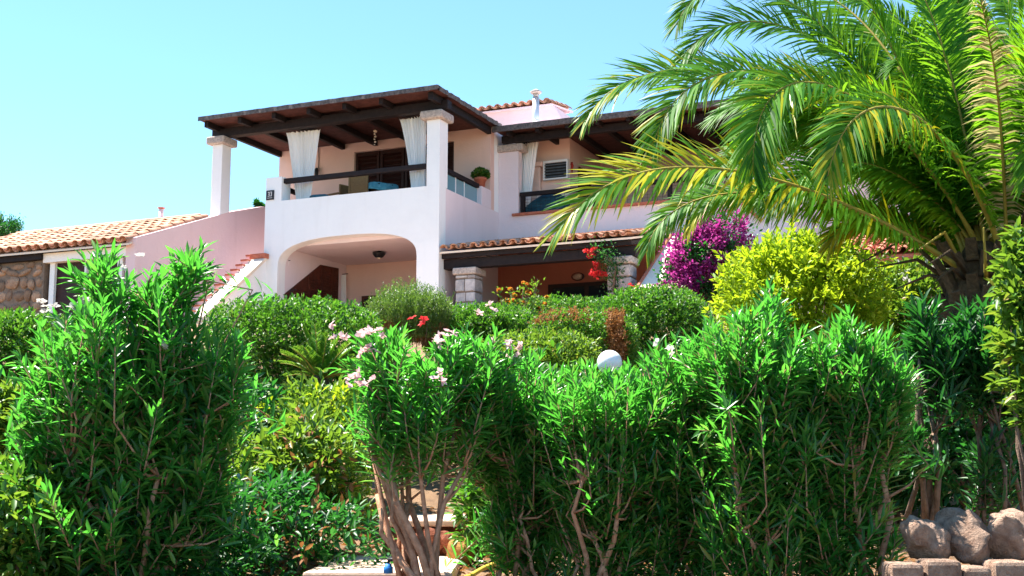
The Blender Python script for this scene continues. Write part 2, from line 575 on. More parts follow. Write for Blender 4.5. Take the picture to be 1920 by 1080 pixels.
def shrub(name, label, cat, px, D, ytop, ybot, halfw, mat, seed, leaf=(0.05, 0.025), n=2500, per=7, depth=None, power=2.2, zmin=-0.7,
          amp=0.18, up=0.5, spread=0.8, group=None, sink=0.0, mixmat=None, mixfrac=0.0, mixwhere=None, shell=0.35, clump=1.0, yaw=YAW, fill=0):
    """a leafy shrub or clipped hedge: twigs, and leaf rosettes through its outer body"""
    r = np.random.default_rng(seed)
    top = at(px, ytop, D)
    bot = at(px, ybot, D)
    rx = halfw * D / F_PX
    ry = depth or rx
    c = (top + bot) / 2
    rz = (top[2] - bot[2]) / 2
    t_base = spot(px, D)
    t = thing(name, label, cat, (t_base[0], t_base[1], min(t_base[2], bot[2])), group)
    off, nrm = blob_points(r, n, (1, 1, 1), power, zmin, amp, shell)
    if fill:
        o2, n2 = blob_points(r, fill, (0.84, 0.84, 0.84), power, -1.0, amp * 0.5, 0.25)
        off, nrm, n = np.concatenate([off, o2]), np.concatenate([nrm, n2]), n + fill
    R = np.array([[math.cos(yaw), -math.sin(yaw), 0], [math.sin(yaw), math.cos(yaw), 0], [0, 0, 1]])
    scl = np.array([rx, ry, rz])
    pts = c + (off * scl) @ R.T
    nw = unit((nrm / scl) @ R.T)
    shoot = unit(nw + up * ZUP + r.normal(size=nw.shape) * 0.35)
    P = np.repeat(pts, per, 0)
    S = np.repeat(shoot, per, 0)
    k = np.tile(np.arange(per), n)
    off2 = sph(r, len(P))
    Dv = unit(S * r.uniform(0.15, 0.9, (len(P), 1)) + off2 * spread)
    P = P + S * (r.uniform(-0.9, 0.4, (len(P), 1)) * leaf[0] * clump) + off2 * leaf[0] * 0.25 * clump
    L = leaf[0] * r.uniform(0.65, 1.2, len(P))
    W = leaf[1] * r.uniform(0.8, 1.15, len(P))
    sel = np.zeros(len(P), bool)
    if mixmat:
        if mixwhere is not None:
            sel = np.repeat(mixwhere(off, r), per)
        else:
            sel = np.repeat(r.uniform(0, 1, n) < mixfrac, per)
    for nm, mk, s in (('foliage', mat, ~sel), ('tinted_foliage', mixmat, sel)):
        if mk and s.any():
            if D < 11.6:
                V, Fc = leaf_long(P[s], Dv[s], L[s], W[s] * 1.05, r, droop=r.uniform(-0.05, 0.3, int(s.sum())))
            else:
                V, Fc = leaf_small(P[s], Dv[s], L[s], W[s], r)
            o = link(nm, mesh_np(nm, V, Fc), mk, t)
            o['kind'] = 'stuff'
    mb = MB()
    bz = np.array([c[0], c[1], min(float(ground_z(c[0], c[1])), bot[2])])
    twigs(mb, r, bz, c, (rx, ry, rz), 14, 0.012 + 0.01 * rx)
    mb.build('branches', 'bark', t, fix=False)
    return t


def flower_mesh(r, c, rad, n, size, out=ZUP):
    P, Dd = [], []
    for _ in range(n):
        ax = unit(r.normal(size=3) * 0.8 + out)
        p = c + r.normal(size=3) * rad * np.array([1, 1, 0.6])
        a = unit(np.cross(ax, r.normal(size=3)))
        b2 = np.cross(ax, a)
        for k in range(5):
            an = 2 * math.pi * k / 5
            P.append(p)
            Dd.append(a * math.cos(an) + b2 * math.sin(an) + ax * 0.45)
    P, Dd = np.array(P), np.array(Dd)
    return leaf_long(P, Dd, size, size * 0.85, r, droop=0.15, fold=0.1)


def blossoms(t, r, c, rad, n, size, fm, out=ZUP):
    for _ in range(n):
        p = c + r.normal(size=3) * rad * np.array([1, 1, 0.6])
        V, Fc = flower_mesh(r, p, 0.0, 1, size, out)
        link('flower', mesh_np('flower', V, Fc), fm, t)


def oleander(label, base, crowns, seed, leaf=(0.135, 0.022), stems=7, mat='oleander_leaf', flowers=(), stem_r=0.017, whorls=15, zig=1.0,
             group='oleander bushes along the front of the garden', node_f=0.55, sh_len=0.42, spread0=0.12, bark='pale_bark'):
    """multi-stemmed oleander. crowns: list of (centre, radii, number of shoots)"""
    r = np.random.default_rng(seed)
    base = np.array(base, float)
    t = thing('oleander_bush', label, 'oleander', base, group)
    mb = MB()
    LP, LD, LL, LW = [], [], [], []
    allc = np.mean([np.array(c[0]) for c in crowns], 0)
    tips, dirs = [], []
    for c, rad, n in crowns:
        c, rad = np.array(c), np.array(rad)
        d = sph(r, n)
        q = r.uniform(0.35, 1.0, n) ** 0.6
        tips.append(c + d * q[:, None] * rad)
        dirs.append(unit(d * 0.55 * q[:, None] + ZUP * r.uniform(0.35, 1.2, (n, 1)) + r.normal(size=(n, 3)) * 0.18))
    tips, dirs = np.concatenate(tips), np.concatenate(dirs)
    # main stems: seeds among the tips, the other shoots fork off the nearest
    ids = r.permutation(len(tips))[:stems]
    nodes = []
    for j in ids:
        tp = tips[j]
        h = max(tp[2] - base[2], 0.3)
        nd = base + (tp - base) * np.array([0.75, 0.75, 0]) + ZUP * h * node_f * r.uniform(0.8, 1.1)
        b0 = base + np.append(r.normal(size=2) * spread0, -0.1)
        m1 = b0 + (nd - b0) * 0.4 + np.append(r.normal(size=2) * 0.035, 0)
        m2 = b0 + (nd - b0) * 0.75 + np.append(r.normal(size=2) * 0.035, 0)
        sr = stem_r * r.uniform(0.75, 1.3)
        mb.tube([b0, m1, m2, nd], [sr * 1.25, sr, sr * 0.85, sr * 0.7], 7)
        nodes.append((nd, m2))
    nn = np.array([q[0] for q in nodes])
    for tp, dv in zip(tips, dirs):
        L = sh_len * r.uniform(0.7, 1.25)
        st = tp - dv * L
        j = int(np.argmin(((nn - st) ** 2 * np.array([1, 1, 0.4])).sum(1)))
        a = nodes[j][0] if nodes[j][0][2] < st[2] else nodes[j][1]
        if st[2] > base[2] + 0.35:
            mid = a * 0.45 + st * 0.55 - ZUP * 0.03
            mb.tube([a, mid, st, tp], [0.010, 0.007, 0.0055, 0.0025], 5)
        else:
            mb.tube([st, tp], [0.006, 0.0025], 5)
        nw = int(whorls * r.uniform(0.8, 1.2))
        ts = np.linspace(-0.25, 1.0, nw)
        side = unit(np.cross(dv, r.normal(size=3)))
        s2 = np.cross(dv, side)
        for q, tt in enumerate(ts):
            p = st + dv * L * tt
            an0 = q * 1.047 + r.uniform(-0.3, 0.3)
            open_ = 0.95 - 0.55 * max(tt, 0)
            for k in range(3):
                an = an0 + k * 2.094
                e = side * math.cos(an) + s2 * math.sin(an)
                LP.append(p)
                LD.append(dv * (1.15 - open_ * 0.6) + e * open_ + r.normal(size=3) * 0.12)
                g = 1.0 if tt < 0.8 else 0.72
                LL.append(leaf[0] * g * r.uniform(0.7, 1.2))
                LW.append(leaf[1] * r.uniform(0.8, 1.2))
    V, Fc = leaf_long(np.array(LP), np.array(LD), np.array(LL), np.array(LW), r, droop=r.uniform(-0.02, 0.28, len(LP)))
    o = link('foliage', mesh_np('foliage', V, Fc), mat, t)
    o['kind'] = 'stuff'
    mb.build('stems', bark, t, fix=False)
    for c, rad, n, size, fm in flowers:
        blossoms(t, r, np.array(c), rad, n, size, fm)
    return t


# ------------------------------------------------------------------ ground
bm = bmesh.new()
ds = sorted(set(list(np.linspace(-120, 6.2, 8)) + [6.3, 6.5] + list(np.linspace(6.8, 34, 55)) + list(np.linspace(36, 60, 6)) + [100, 200, 500, 1500]))
ls = sorted(set(list(np.linspace(-24, 14, 77)) + [-1500, -500, -200, -100, -60, -40, -30, 18, 25, 40, 80, 200, 500, 1500]))
grid = []
for d in ds:
    row = []
    for l in ls:
        x, y = RIGHT[0] * l + AHEAD[0] * d, RIGHT[1] * l + AHEAD[1] * d
        z = float(np.interp(d, GD, GZ))
        if 7 < d < 34 and -24 < l < 14:
            z += 0.04 * math.sin(3.1 * l + 0.7 * d) * math.sin(2.3 * d - l) + random.uniform(-0.012, 0.012)
        row.append(bm.verts.new((x, y, z)))
    grid.append(row)
for i in range(len(ds) - 1):
    for j in range(len(ls) - 1):
        bm.faces.new((grid[i][j], grid[i][j + 1], grid[i + 1][j + 1], grid[i + 1][j])).smooth = True
me = bpy.data.meshes.new('ground')
bm.to_mesh(me)
bm.free()
tag(link('ground', me, 'soil'), 'bare brown earth of the sloping garden', kind='structure')
mb = MB()
q = [AHEAD * d + RIGHT * l for d, l in ((-12, -60), (-12, 60), (5.9, 60), (5.9, -60))]
mb.add([(p[0], p[1], 0.005) for p in q], [(0, 1, 2, 3)])
tag(mb.build('road', 'asphalt'), 'grey asphalt road in front of the garden', kind='structure')
mb = MB()
mb.box(-22.25, -8.6, 29.9, 32.12, 5.2, 5.93)  # added slab, hidden by hedges, bounces warm light onto the facade
tag(mb.build('bounce_slab', 'paving_slab', None, 0.02), 'added pale slab bouncing light onto the villa front', kind='structure')
# ------------------------------------------------------------------ the villa
YF, XR, XL = 32.63, -16.49, -22.50        # terrace tower: front plane, right and left faces
YB = 36.20                                # back wall of the upper terrace
Y2 = 36.84                                # front plane of the right-hand block
XW = -24.14                               # stair wall on the left
ZP, ZF = 10.09, 9.97                      # parapet top, terrace floor
ZG = 6.3                                  # lower floor


def tile_mesh(name, r0, r1, length, up=True, th=0.018, seg=6):
    v, f = [], []
    for (rr, y) in ((r0, 0.0), (r1, length)):
        for dr in (0.0, -th):
            for k in range(seg + 1):
                a = math.pi * (0.04 + 0.92 * k / seg)
                z = math.sin(a) * (rr + dr) * 0.95
                v.append((math.cos(a) * (rr + dr), y, z if up else -z))
    n = seg + 1
    for k in range(seg):
        f += [(k, k + 1, 2 * n + k + 1, 2 * n + k), (n + k, 3 * n + k, 3 * n + k + 1, n + k + 1),
              (k, n + k, n + k + 1, k + 1), (2 * n + k, 2 * n + k + 1, 3 * n + k + 1, 3 * n + k)]
    for k in (0, n - 1):
        f.append((k, 2 * n + k, 3 * n + k, n + k))
    me = bpy.data.meshes.new(name)
    me.from_pydata(v, [], f)
    bm = bmesh.new()
    bm.from_mesh(me)
    bmesh.ops.recalc_face_normals(bm, faces=bm.faces)
    bm.to_mesh(me)
    bm.free()
    return me


def tile_roof(parent, x0, x1, ye, ze, slope, rows, pitch, expo, mat, seed=1, deck_mat='cream_plaster'):
    """deck plus every barrel tile, eave at (ye, ze) climbing towards +y"""
    r = random.Random(seed)
    ca, sa = math.cos(slope), math.sin(slope)
    ln = rows * expo
    mb = MB()
    mb.prism([(ye + 0.06, ze - 0.075), (ye + 0.06, ze - 0.02), (ye + ln * ca, ze - 0.02 + ln * sa - 0.02), (ye + ln * ca, ze - 0.10 + ln * sa)], 'x', x0 + 0.01, x1 - 0.01)
    deck = mb.build('roof', deck_mat, parent)
    cov = tile_mesh('tile', pitch * 0.40, pitch * 0.32, expo * 1.22)
    pan = tile_mesh('tile', pitch * 0.36, pitch * 0.40, expo * 1.22, up=False)
    for m_ in (cov, pan):
        m_.materials.append(M[mat])
    nc = int(round((x1 - x0) / pitch))
    for c in range(nc):
        for q in range(rows):
            for kind in (0, 1):
                if kind == 1 and c == nc - 1:
                    continue
                x = x0 + pitch * (c + 0.5 + 0.5 * kind) + r.uniform(-0.012, 0.012)
                s = q * expo + r.uniform(-0.02, 0.02)
                lift = 0.06 if kind == 0 else 0.13
                o = bpy.data.objects.new('tile', cov if kind == 0 else pan)
                COL.objects.link(o)
                o.parent = deck
                o.location = (x, ye + s * ca - lift * sa * 0.0, ze + s * sa + lift + 0.004 * r.random())
                o.rotation_euler = (slope - 0.035 + r.uniform(-0.015, 0.015), r.uniform(-0.03, 0.03), r.uniform(-0.02, 0.02))
    return deck


villa = thing('villa', 'two-storey white and pink villa with timber terrace roof and arched loggia', 'villa', (-19.0, 36.0, ZG))

# --- tower front wall with the basket arch
ax0, ax1, spring, crown = -21.99, -17.21, 8.02, 8.84
mid, hw, rise = (ax0 + ax1) / 2, (ax1 - ax0) / 2, crown - spring
arch = []
for k in range(33):
    a = math.pi * (1 - k / 32)
    ex = 2 / 2.7
    cx = math.copysign(abs(math.cos(a)) ** ex, math.cos(a))
    sz = abs(math.sin(a)) ** ex
    arch.append((mid + hw * cx, spring + rise * sz))
out = [(XL, ZG - 0.6), (ax0, ZG - 0.6)] + arch + [(ax1, ZG - 0.6), (XR, ZG - 0.6), (XR, ZP), (XL, ZP)]
mb = MB()
mb.prism(out, 'y', YF, YF + 0.42)
front = mb.build('wall', 'white_plaster', villa)
front['label'] = 'white tower wall with wide arched opening'
# right side wall of the tower (lower) and the strip up to the neighbouring block
mb = MB()
mb.box(XR - 0.36, XR - 0.003, YF + 0.42, Y2 + 0.3, ZG - 0.6, 10.07)
mb.build('wall', 'pale_pink_plaster', villa)['label'] = 'side wall of the tower with pink bounce light in its colour'
mb = MB()
mb.box(XR - 0.43, XR - 0.002, 35.56, 36.28, 10.07, 10.68)
mb.build('pier', 'pale_pink_plaster', villa, 0.015)
# loggia shell: left wall, back wall, ceiling slab, floor slab
mb = MB()
mb.box(XL + 0.02, -22.0, YF + 0.42, 36.7, ZG - 0.6, 8.70)
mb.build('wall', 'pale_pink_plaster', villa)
mb = MB()
mb.box(XL + 0.02, XR - 0.36, 36.7, 36.95, ZG - 0.6, 8.70)
mb.build('wall', 'bounce_tinted_plaster', villa)['label'] = 'back wall of the arched loggia with warm bounce light in its colour'
mb = MB()
mb.box(XL + 0.01, XR - 0.362, YF + 0.424, 36.98, 8.703, ZF - 0.02)
mb.build('ceiling', 'pale_pink_plaster', villa)
mb = MB()
mb.box(XL - 0.1, -9.5, YF - 0.5, 36.7, ZG - 0.6, ZG + 0.003)
mb.build('floor', 'terracotta', villa)
mb = MB()
mb.box(XL + 0.02, XR - 0.37, YF + 0.43, YB + 0.1, ZF - 0.016, ZF)
mb.build('terrace_floor', 'terracotta', villa)
# left end post of the parapet
mb = MB()
mb.box(XL, XL + 0.58, YF + 0.003, YF + 0.50, ZP - 0.003, 10.86)
mb.build('post', 'white_plaster', villa, 0.015)
# main column and its granite capital
mb = MB()
mb.box(XR - 0.43, XR - 0.001, YF + 0.004, YF + 0.54, ZP - 0.002, 12.07)
colm = mb.build('column', 'white_plaster', villa, 0.012)
mb = MB()
mb.box(XR - 0.60, XR + 0.14, YF - 0.16, YF + 0.68, 12.07, 12.33)
mb.build('capital', 'granite', colm, 0.06, 3)
# left column on the stair wall
mb = MB()
mb.box(XW - 0.38, XW - 0.001, YF - 0.05, YF + 0.42, 9.5, 12.11)
coll = mb.build('column', 'white_plaster', villa, 0.012)
mb = MB()
mb.box(XW - 0.54, XW + 0.13, YF - 0.20, YF + 0.58, 12.11, 12.36)
mb.build('capital', 'granite', coll, 0.05, 3)
# stair wall
mb = MB()
mb.prism([(28.70, ZG - 1.2), (28.70, 8.43), (32.1, 9.66), (33.1, 10.02), (34.9, 10.55), (36.2, 10.72), (36.2, ZG - 1.2)], 'x', XW - 0.34, XW)
mb.build('stair_wall', 'pink_plaster', villa)  # side-facing wall, warm bounce put into the pink
# upper back wall with door
door_l, door_r, door_t = -21.48, -17.78, 12.42
mb = MB()
o_ = [(XW - 0.3, ZF - 0.3), (door_l, ZF - 0.3), (door_l, door_t), (door_r, door_t), (door_r, ZF - 0.3), (XR - 0.004, ZF - 0.3), (XR - 0.004, 13.0), (XW - 0.3, 13.0)]
mb.prism(o_, 'y', YB, YB + 0.3)
mb.build('wall', 'bounce_tinted_plaster', villa)['label'] = 'wall behind the upper terrace tinted with painted bounce light'
mb = MB()
mb.box(door_l - 0.05, door_r + 0.05, YB + 0.16, YB + 0.22, ZF - 0.2, door_t + 0.04)
dr = mb.build('door', 'dark_door', villa)
for k in range(4):
    x0 = door_l + 0.02 + k * (door_r - door_l) / 4
    x1 = x0 + (door_r - door_l) / 4 - 0.04
    mb = MB()
    for a, b_ in (((x0, x0 + 0.09), (ZF, door_t - 0.02)), ((x1 - 0.09, x1), (ZF, door_t - 0.02)), ((x0 + 0.09, x1 - 0.09), (door_t - 0.14, door_t - 0.02)), ((x0 + 0.09, x1 - 0.09), (ZF, ZF + 0.15))):
        mb.box(a[0], a[1], YB + 0.09, YB + 0.158, b_[0], b_[1])
    mb.build('shutter_frame', 'dark_door', dr)
    for q in range(17):
        z = ZF + 0.2 + q * 0.145
        mb = MB()
        mb.add([(x0 + 0.085, YB + 0.10, z), (x1 - 0.085, YB + 0.10, z), (x1 - 0.085, YB + 0.156, z + 0.11), (x0 + 0.085, YB + 0.156, z + 0.11),
                (x0 + 0.085, YB + 0.112, z - 0.004), (x1 - 0.085, YB + 0.112, z - 0.004), (x1 - 0.085, YB + 0.159, z + 0.10), (x0 + 0.085, YB + 0.159, z + 0.10)],
               [(0, 1, 2, 3), (4, 7, 6, 5), (0, 4, 5, 1), (2, 6, 7, 3)])
        mb.build('slat', 'dark_door', dr)

# --- timber terrace roof
RX0, RX1, RY0 = -24.55, -16.26, 31.93
mb = MB()
mb.box(RX0, RX1, RY0, YB + 0.28, 12.74, 12.80)
roof = mb.build('terrace_roof', 'board_underside', villa)
roof['label'] = 'flat timber roof over the upper terrace'
# weathered roofing felt and edge, wavy
mb = MB()
n = 60
v, f = [], []
for k in range(n + 1):
    x = RX0 - 0.04 + (RX1 - RX0 + 0.08) * k / n
    w = 0.012 * math.sin(k * 1.7) + random.uniform(-0.01, 0.01)
    for (dy, z) in ((-0.05, 12.715), (-0.05, 12.855), (0.10, 12.875), (0.10, 12.803)):
        v.append((x, RY0 + dy + w, z + w * 0.6))
for k in range(n):
    for j in range(4):
        f.append((k * 4 + j, k * 4 + (j + 1) % 4, (k + 1) * 4 + (j + 1) % 4, (k + 1) * 4 + j))
f += [(0, 3, 2, 1), (n * 4, n * 4 + 1, n * 4 + 2, n * 4 + 3)]
mb.add(v, f)
mb.build('fascia', 'weathered_timber', roof)
mb = MB()
v, f = [], []
n = 34
for k in range(n + 1):
    y = RY0 + 0.1 + (YB + 0.28 - RY0 - 0.1) * k / n
    w = 0.012 * math.sin(k * 2.1) + random.uniform(-0.012, 0.012)
    for (dx, z) in ((0.05, 12.715), (0.05, 12.86), (-0.12, 12.88), (-0.12, 12.803)):
        v.append((RX1 + dx + w, y, z + w * 0.5))
for k in range(n):
    for j in range(4):
        f.append((k * 4 + j, k * 4 + (j + 1) % 4, (k + 1) * 4 + (j + 1) % 4, (k + 1) * 4 + j))
mb.add(v, f)
mb.build('fascia', 'weathered_timber', roof)
mb = MB()
mb.box(RX0 + 0.1, RX1 - 0.13, RY0 + 0.11, YB + 0.27, 12.804, 12.85)
mb.build('roofing', 'weathered_timber', roof)
mb = MB()
mb.box(-24.62, -16.25, YF + 0.02, YF + 0.30, 12.364, 12.64)
mb.build('beam', 'dark_timber', roof, 0.02)
for x in (-24.40, -23.15, -21.90, -20.65, -19.40, -18.15, -16.52):
    mb = MB()
    mb.box(x - 0.07, x + 0.07, RY0 + 0.12, YB - 0.004, 12.55 if x < -16.6 else 12.50, 12.738)
    mb.build('rafter', 'dark_timber', roof, 0.012)
# --- rails of the terrace
mb = MB()
mb.box(XL + 0.50, XR - 0.432, YF + 0.10, YF + 0.26, 10.66, 10.81)
mb.build('handrail', 'dark_timber', villa, 0.02)
mb = MB()
mb.box(XR - 0.24, XR - 0.08, YF + 0.54, 35.57, 10.62, 10.76)
mb.build('handrail', 'dark_timber', villa, 0.02)
mb = MB()
mb.box(XL + 0.2, XL + 0.34, YF + 0.5, YB - 0.01, 10.56, 10.70)
mb.build('handrail', 'dark_timber', villa, 0.02)
mb = MB()
mb.box(XR - 0.17, XR - 0.16, YF + 0.56, 35.55, 10.075, 10.60)
sc_ = mb.build('glass_screen', 'screen_glass', villa)
for y in (34.0, 34.6):
    mb = MB()
    mb.box(XR - 0.20, XR - 0.15, y, y + 0.05, 10.07, 10.62)
    mb.build('upright', 'white_paint', sc_)

# --- loggia: closet shutter under the stair, window, curtain
mb = MB()
mb.prism([(33.03, ZG), (33.03, 7.25), (35.05, 8.47), (36.15, 8.52), (36.15, ZG)], 'x', -22.0 + 0.004, -22.0 + 0.04)
cl = mb.build('closet_shutter', 'shutter_brown', villa)
for y in (33.6, 34.35, 35.1, 35.75):
    zt = min(8.47, 7.25 + (y - 33.03) * 0.604)
    mb = MB()
    mb.box(-21.961, -21.93, y - 0.05, y + 0.05, ZG, zt - 0.03)
    mb.build('stile', 'shutter_brown', cl)
for a, b_ in ((33.65, 34.3), (34.4, 35.05), (35.15, 35.7), (35.8, 36.1)):
    zt = min(8.42, 7.25 + (a - 33.03) * 0.604)
    k = 0
    z = 6.9
    while z < zt - 0.12:
        mb = MB()
        mb.add([(-21.94, a, z), (-21.94, b_, z), (-21.962, b_, z + 0.065), (-21.962, a, z + 0.065), (-21.958, a, z - 0.012), (-21.958, b_, z - 0.012)],
               [(0, 1, 2, 3), (4, 5, 1, 0)])
        mb.build('slat', 'shutter_brown', cl, fix=False)
        z += 0.085
mb = MB()
mb.box(-21.35, -19.2, 36.62, 36.703, 6.45, 7.62)
wd = mb.build('window', 'shutter_brown', villa)
for x_ in (-21.25, -20.2):
    mb = MB()
    mb.box(x_, x_ + 0.9, 36.60, 36.618, 6.5, 7.52)
    mb.build('pane', 'glass_dark', wd)

# --- stair to the terrace
st = MB()
st.prism([(29.6, ZG - 0.6), (29.6, 6.05), (YF - 0.004, 8.30), (YF - 0.004, ZG - 0.6)], 'x', -22.78, XL + 0.10)
stair = st.build('staircase', 'white_plaster', villa)
mb = MB()
mb.prism([(29.5, 6.03), (YF - 0.02, 8.29), (YF - 0.02, 8.42), (29.5, 6.16)], 'x', -22.86, XL + 0.18)
mb.build('coping', 'cream_plaster', stair, 0.02)
mb = MB()
mb.box(-22.88, XL + 0.20, YF - 0.22, YF - 0.005, 8.30, 8.46)
mb.build('coping_end', 'terracotta', stair, 0.02)
for k in range(12):
    y0 = 29.65 + k * 0.255
    z1 = 6.34 + k * 0.187
    mb = MB()
    mb.box(-23.02, -22.782, y0, min(y0 + 0.28, YF + 0.1), ZG - 0.6, z1)
    s_ = mb.build('step', 'pink_plaster', stair)
    mb = MB()
    mb.box(-23.03, -22.784, y0 - 0.03, y0 + 0.25, z1 + 0.001, z1 + 0.05)
    mb.build('tread', 'terracotta', s_)

# --- right-hand block
BX1 = -7.2
s0 = 9.90                                                     # sill height
mb = MB()
mb.prism([(XR, ZG - 0.6), (BX1, ZG - 0.6), (BX1, 12.55), (-8.6, 12.55), (-8.6, s0), (-15.80, s0), (-15.80, 12.03), (XR, 12.03)], 'y', Y2, Y2 + 0.3)
mb.build('wall', 'pale_pink_plaster', villa)['label'] = 'pale pink wall of the right-hand block'
mb = MB()
mb.box(XR - 0.10, -15.62, Y2 - 0.10, Y2 + 0.42, 12.031, 12.27)
mb.build('capital', 'granite', villa, 0.05, 3)
mb = MB()
mb.box(XR - 0.28, XR - 0.006, YB + 0.3, Y2 + 2.0, 10.0, 12.98)
mb.build('wall', 'white_plaster', villa)
mb = MB()
mb.box(-15.99, -8.5, Y2 - 0.10, Y2 + 0.34, s0 + 0.002, s0 + 0.085)
mb.build('sill', 'terracotta', villa, 0.012)
# recess walls
mb = MB()
mb.box(XR - 0.02, -14.48, 38.0, 38.2, 9.5, 12.6)
mb.build('wall', 'bounce_tinted_plaster', villa)
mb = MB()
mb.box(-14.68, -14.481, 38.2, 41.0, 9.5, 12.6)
mb.build('wall', 'bounce_tinted_plaster', villa)
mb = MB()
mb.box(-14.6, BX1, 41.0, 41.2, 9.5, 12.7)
mb.build('wall', 'bounce_tinted_plaster', villa)
mb = MB()
mb.box(BX1 - 0.25, BX1 - 0.002, Y2 + 0.3, 41.0, 9.5, 12.7)
mb.build('wall', 'pale_pink_plaster', villa)
mb = MB()
mb.box(XR, BX1 - 0.26, Y2 + 0.302, 41.0, 9.45, 9.6)
mb.build('terrace_floor', 'terracotta', villa)
mb = MB()
mb.box(-14.479, -14.44, 38.75, 39.75, 9.62, 11.75)
d2 = mb.build('door', 'dark_door', villa)
mb = MB()
mb.box(-14.44, -14.40, 38.7, 38.78, 9.62, 11.8)
mb.box(-14.44, -14.40, 39.72, 39.8, 9.62, 11.8)
mb.box(-14.44, -14.40, 38.78, 39.72, 11.72, 11.8)
mb.build('door_frame', 'shutter_brown', d2)
mb = MB()
mb.box(-15.9, -15.45, 37.8, 37.998, 9.6, 11.70)
mb.box(-15.9, -15.36, 37.74, 37.997, 11.702, 11.86)
mb.build('pier', 'bounce_tinted_plaster', villa, 0.02)
# railing of that balcony
mb = MB()
mb.box(-15.78, -8.62, Y2 + 0.05, Y2 + 0.19, 10.55, 10.68)
rl = mb.build('handrail', 'dark_timber', villa, 0.015)
for x in (-15.74, -13.3, -10.9):
    mb = MB()
    mb.box(x, x + 0.12, Y2 + 0.06, Y2 + 0.18, s0 + 0.086, 10.549)
    mb.build('baluster', 'dark_timber', rl)
mb = MB()
for k in range(44):
    x = -15.55 + k * 0.16
    mb.tube([(x, Y2 + 0.12, s0 + 0.1), (x, Y2 + 0.12, 10.55)], 0.006, 4)
for k in range(5):
    z = s0 + 0.15 + k * 0.1
    mb.tube([(-15.6, Y2 + 0.12, z), (-8.65, Y2 + 0.12, z)], 0.005, 4)
o = mb.build('wire_mesh', 'black_metal', rl, fix=False)
o['kind'] = 'stuff'
# timber roof of the right-hand block
mb = MB()
mb.box(-16.36, -6.7, 36.14, 41.2, 12.60, 12.66)
rf2 = mb.build('balcony_roof', 'board_underside', villa)
mb = MB()
v, f = [], []
n = 60
for k in range(n + 1):
    x = -16.40 + 9.74 * k / n
    w = 0.012 * math.sin(k * 1.3) + random.uniform(-0.012, 0.012)
    for (dy, z) in ((-0.05, 12.52), (-0.06, 12.70), (0.12, 12.735), (0.12, 12.662), (0.03, 12.655), (0.02, 12.52)):
        v.append((x, 36.14 + dy + w, z + w * 0.5))
for k in range(n):
    for j in range(6):
        f.append((k * 6 + j, k * 6 + (j + 1) % 6, (k + 1) * 6 + (j + 1) % 6, (k + 1) * 6 + j))
f += [(0, 5, 4, 3, 2, 1), tuple(n * 6 + j for j in range(6))]
mb.add(v, f)
mb.build('fascia', 'weathered_timber', rf2)
mb = MB()
mb.box(-16.38, -6.72, 36.265, 41.2, 12.664, 12.71)
mb.build('roofing', 'pale_pink_plaster', rf2)
mb = MB()
mb.box(-16.30, -6.8, 36.62, 36.80, 12.275, 12.52)
mb.build('beam', 'dark_timber', rf2, 0.02)
for x in (-15.9, -14.9, -13.9, -12.9, -11.9, -10.9, -9.9, -8.9, -7.9):
    mb = MB()
    mb.box(x - 0.06, x + 0.06, 36.22, 40.9, 12.42, 12.598)
    mb.build('rafter', 'dark_timber', rf2, 0.01)
# --- rendered box with a tiled top behind the roofs
mb = MB()
mb.prism([(-17.9, 12.7), (-17.9, 13.98), (-15.4, 13.98), (-15.25, 13.95), (-14.95, 13.35), (-14.9, 12.7)], 'y', 38.6, 41.5)
mb.build('chimney_stack', 'pink_plaster', villa)['label'] = 'pink rendered box behind the terrace roofs'
tile_roof(villa, -18.3, -15.28, 38.42, 14.02, math.radians(8), 5, 0.30, 0.42, 'roof_tile', 5, 'pink_plaster')
# --- portico roof over the lower right terrace
tile_roof(villa, XR + 0.01, -10.70, YF - 0.02, 8.13, math.radians(12), 8, 0.31, 0.535, 'roof_tile', 3)
pr = MB()
pr.box(XR + 0.02, -10.72, YF + 0.16, YF + 0.24, 7.93, 8.055)
pb = pr.build('portico_frame', 'dark_timber', villa)
mb = MB()
mb.box(XR + 0.004, -10.66, YF + 0.30, YF + 0.62, 7.64, 7.93)
mb.build('beam', 'dark_timber', pb, 0.02)
for k in range(8):
    x = XR + 0.25 + k * 0.78
    mb = MB()
    mb.prism([(YF + 0.25, 7.935), (YF + 0.25, 8.055), (Y2 - 0.01, 8.92), (Y2 - 0.01, 8.80)], 'x', x - 0.06, x + 0.06)
    mb.build('rafter', 'dark_timber', pb)
mb = MB()
mb.box(XR + 0.002, -10.9, Y2 - 0.03, Y2 - 0.003, ZG, 8.85)
mb.build('wall', 'terracotta_plaster', villa)['label'] = 'terracotta wall under the portico'
mb = MB()
mb.box(-14.75, -12.2, Y2 - 0.10, Y2 - 0.031, ZG, 7.62)
w3 = mb.build('window', 'dark_door', villa)
for x_ in (-14.6, -13.4):
    mb = MB()
    mb.box(x_, x_ + 1.05, Y2 - 0.115, Y2 - 0.102, ZG + 0.1, 7.5)
    mb.build('pane', 'glass_dark', w3)


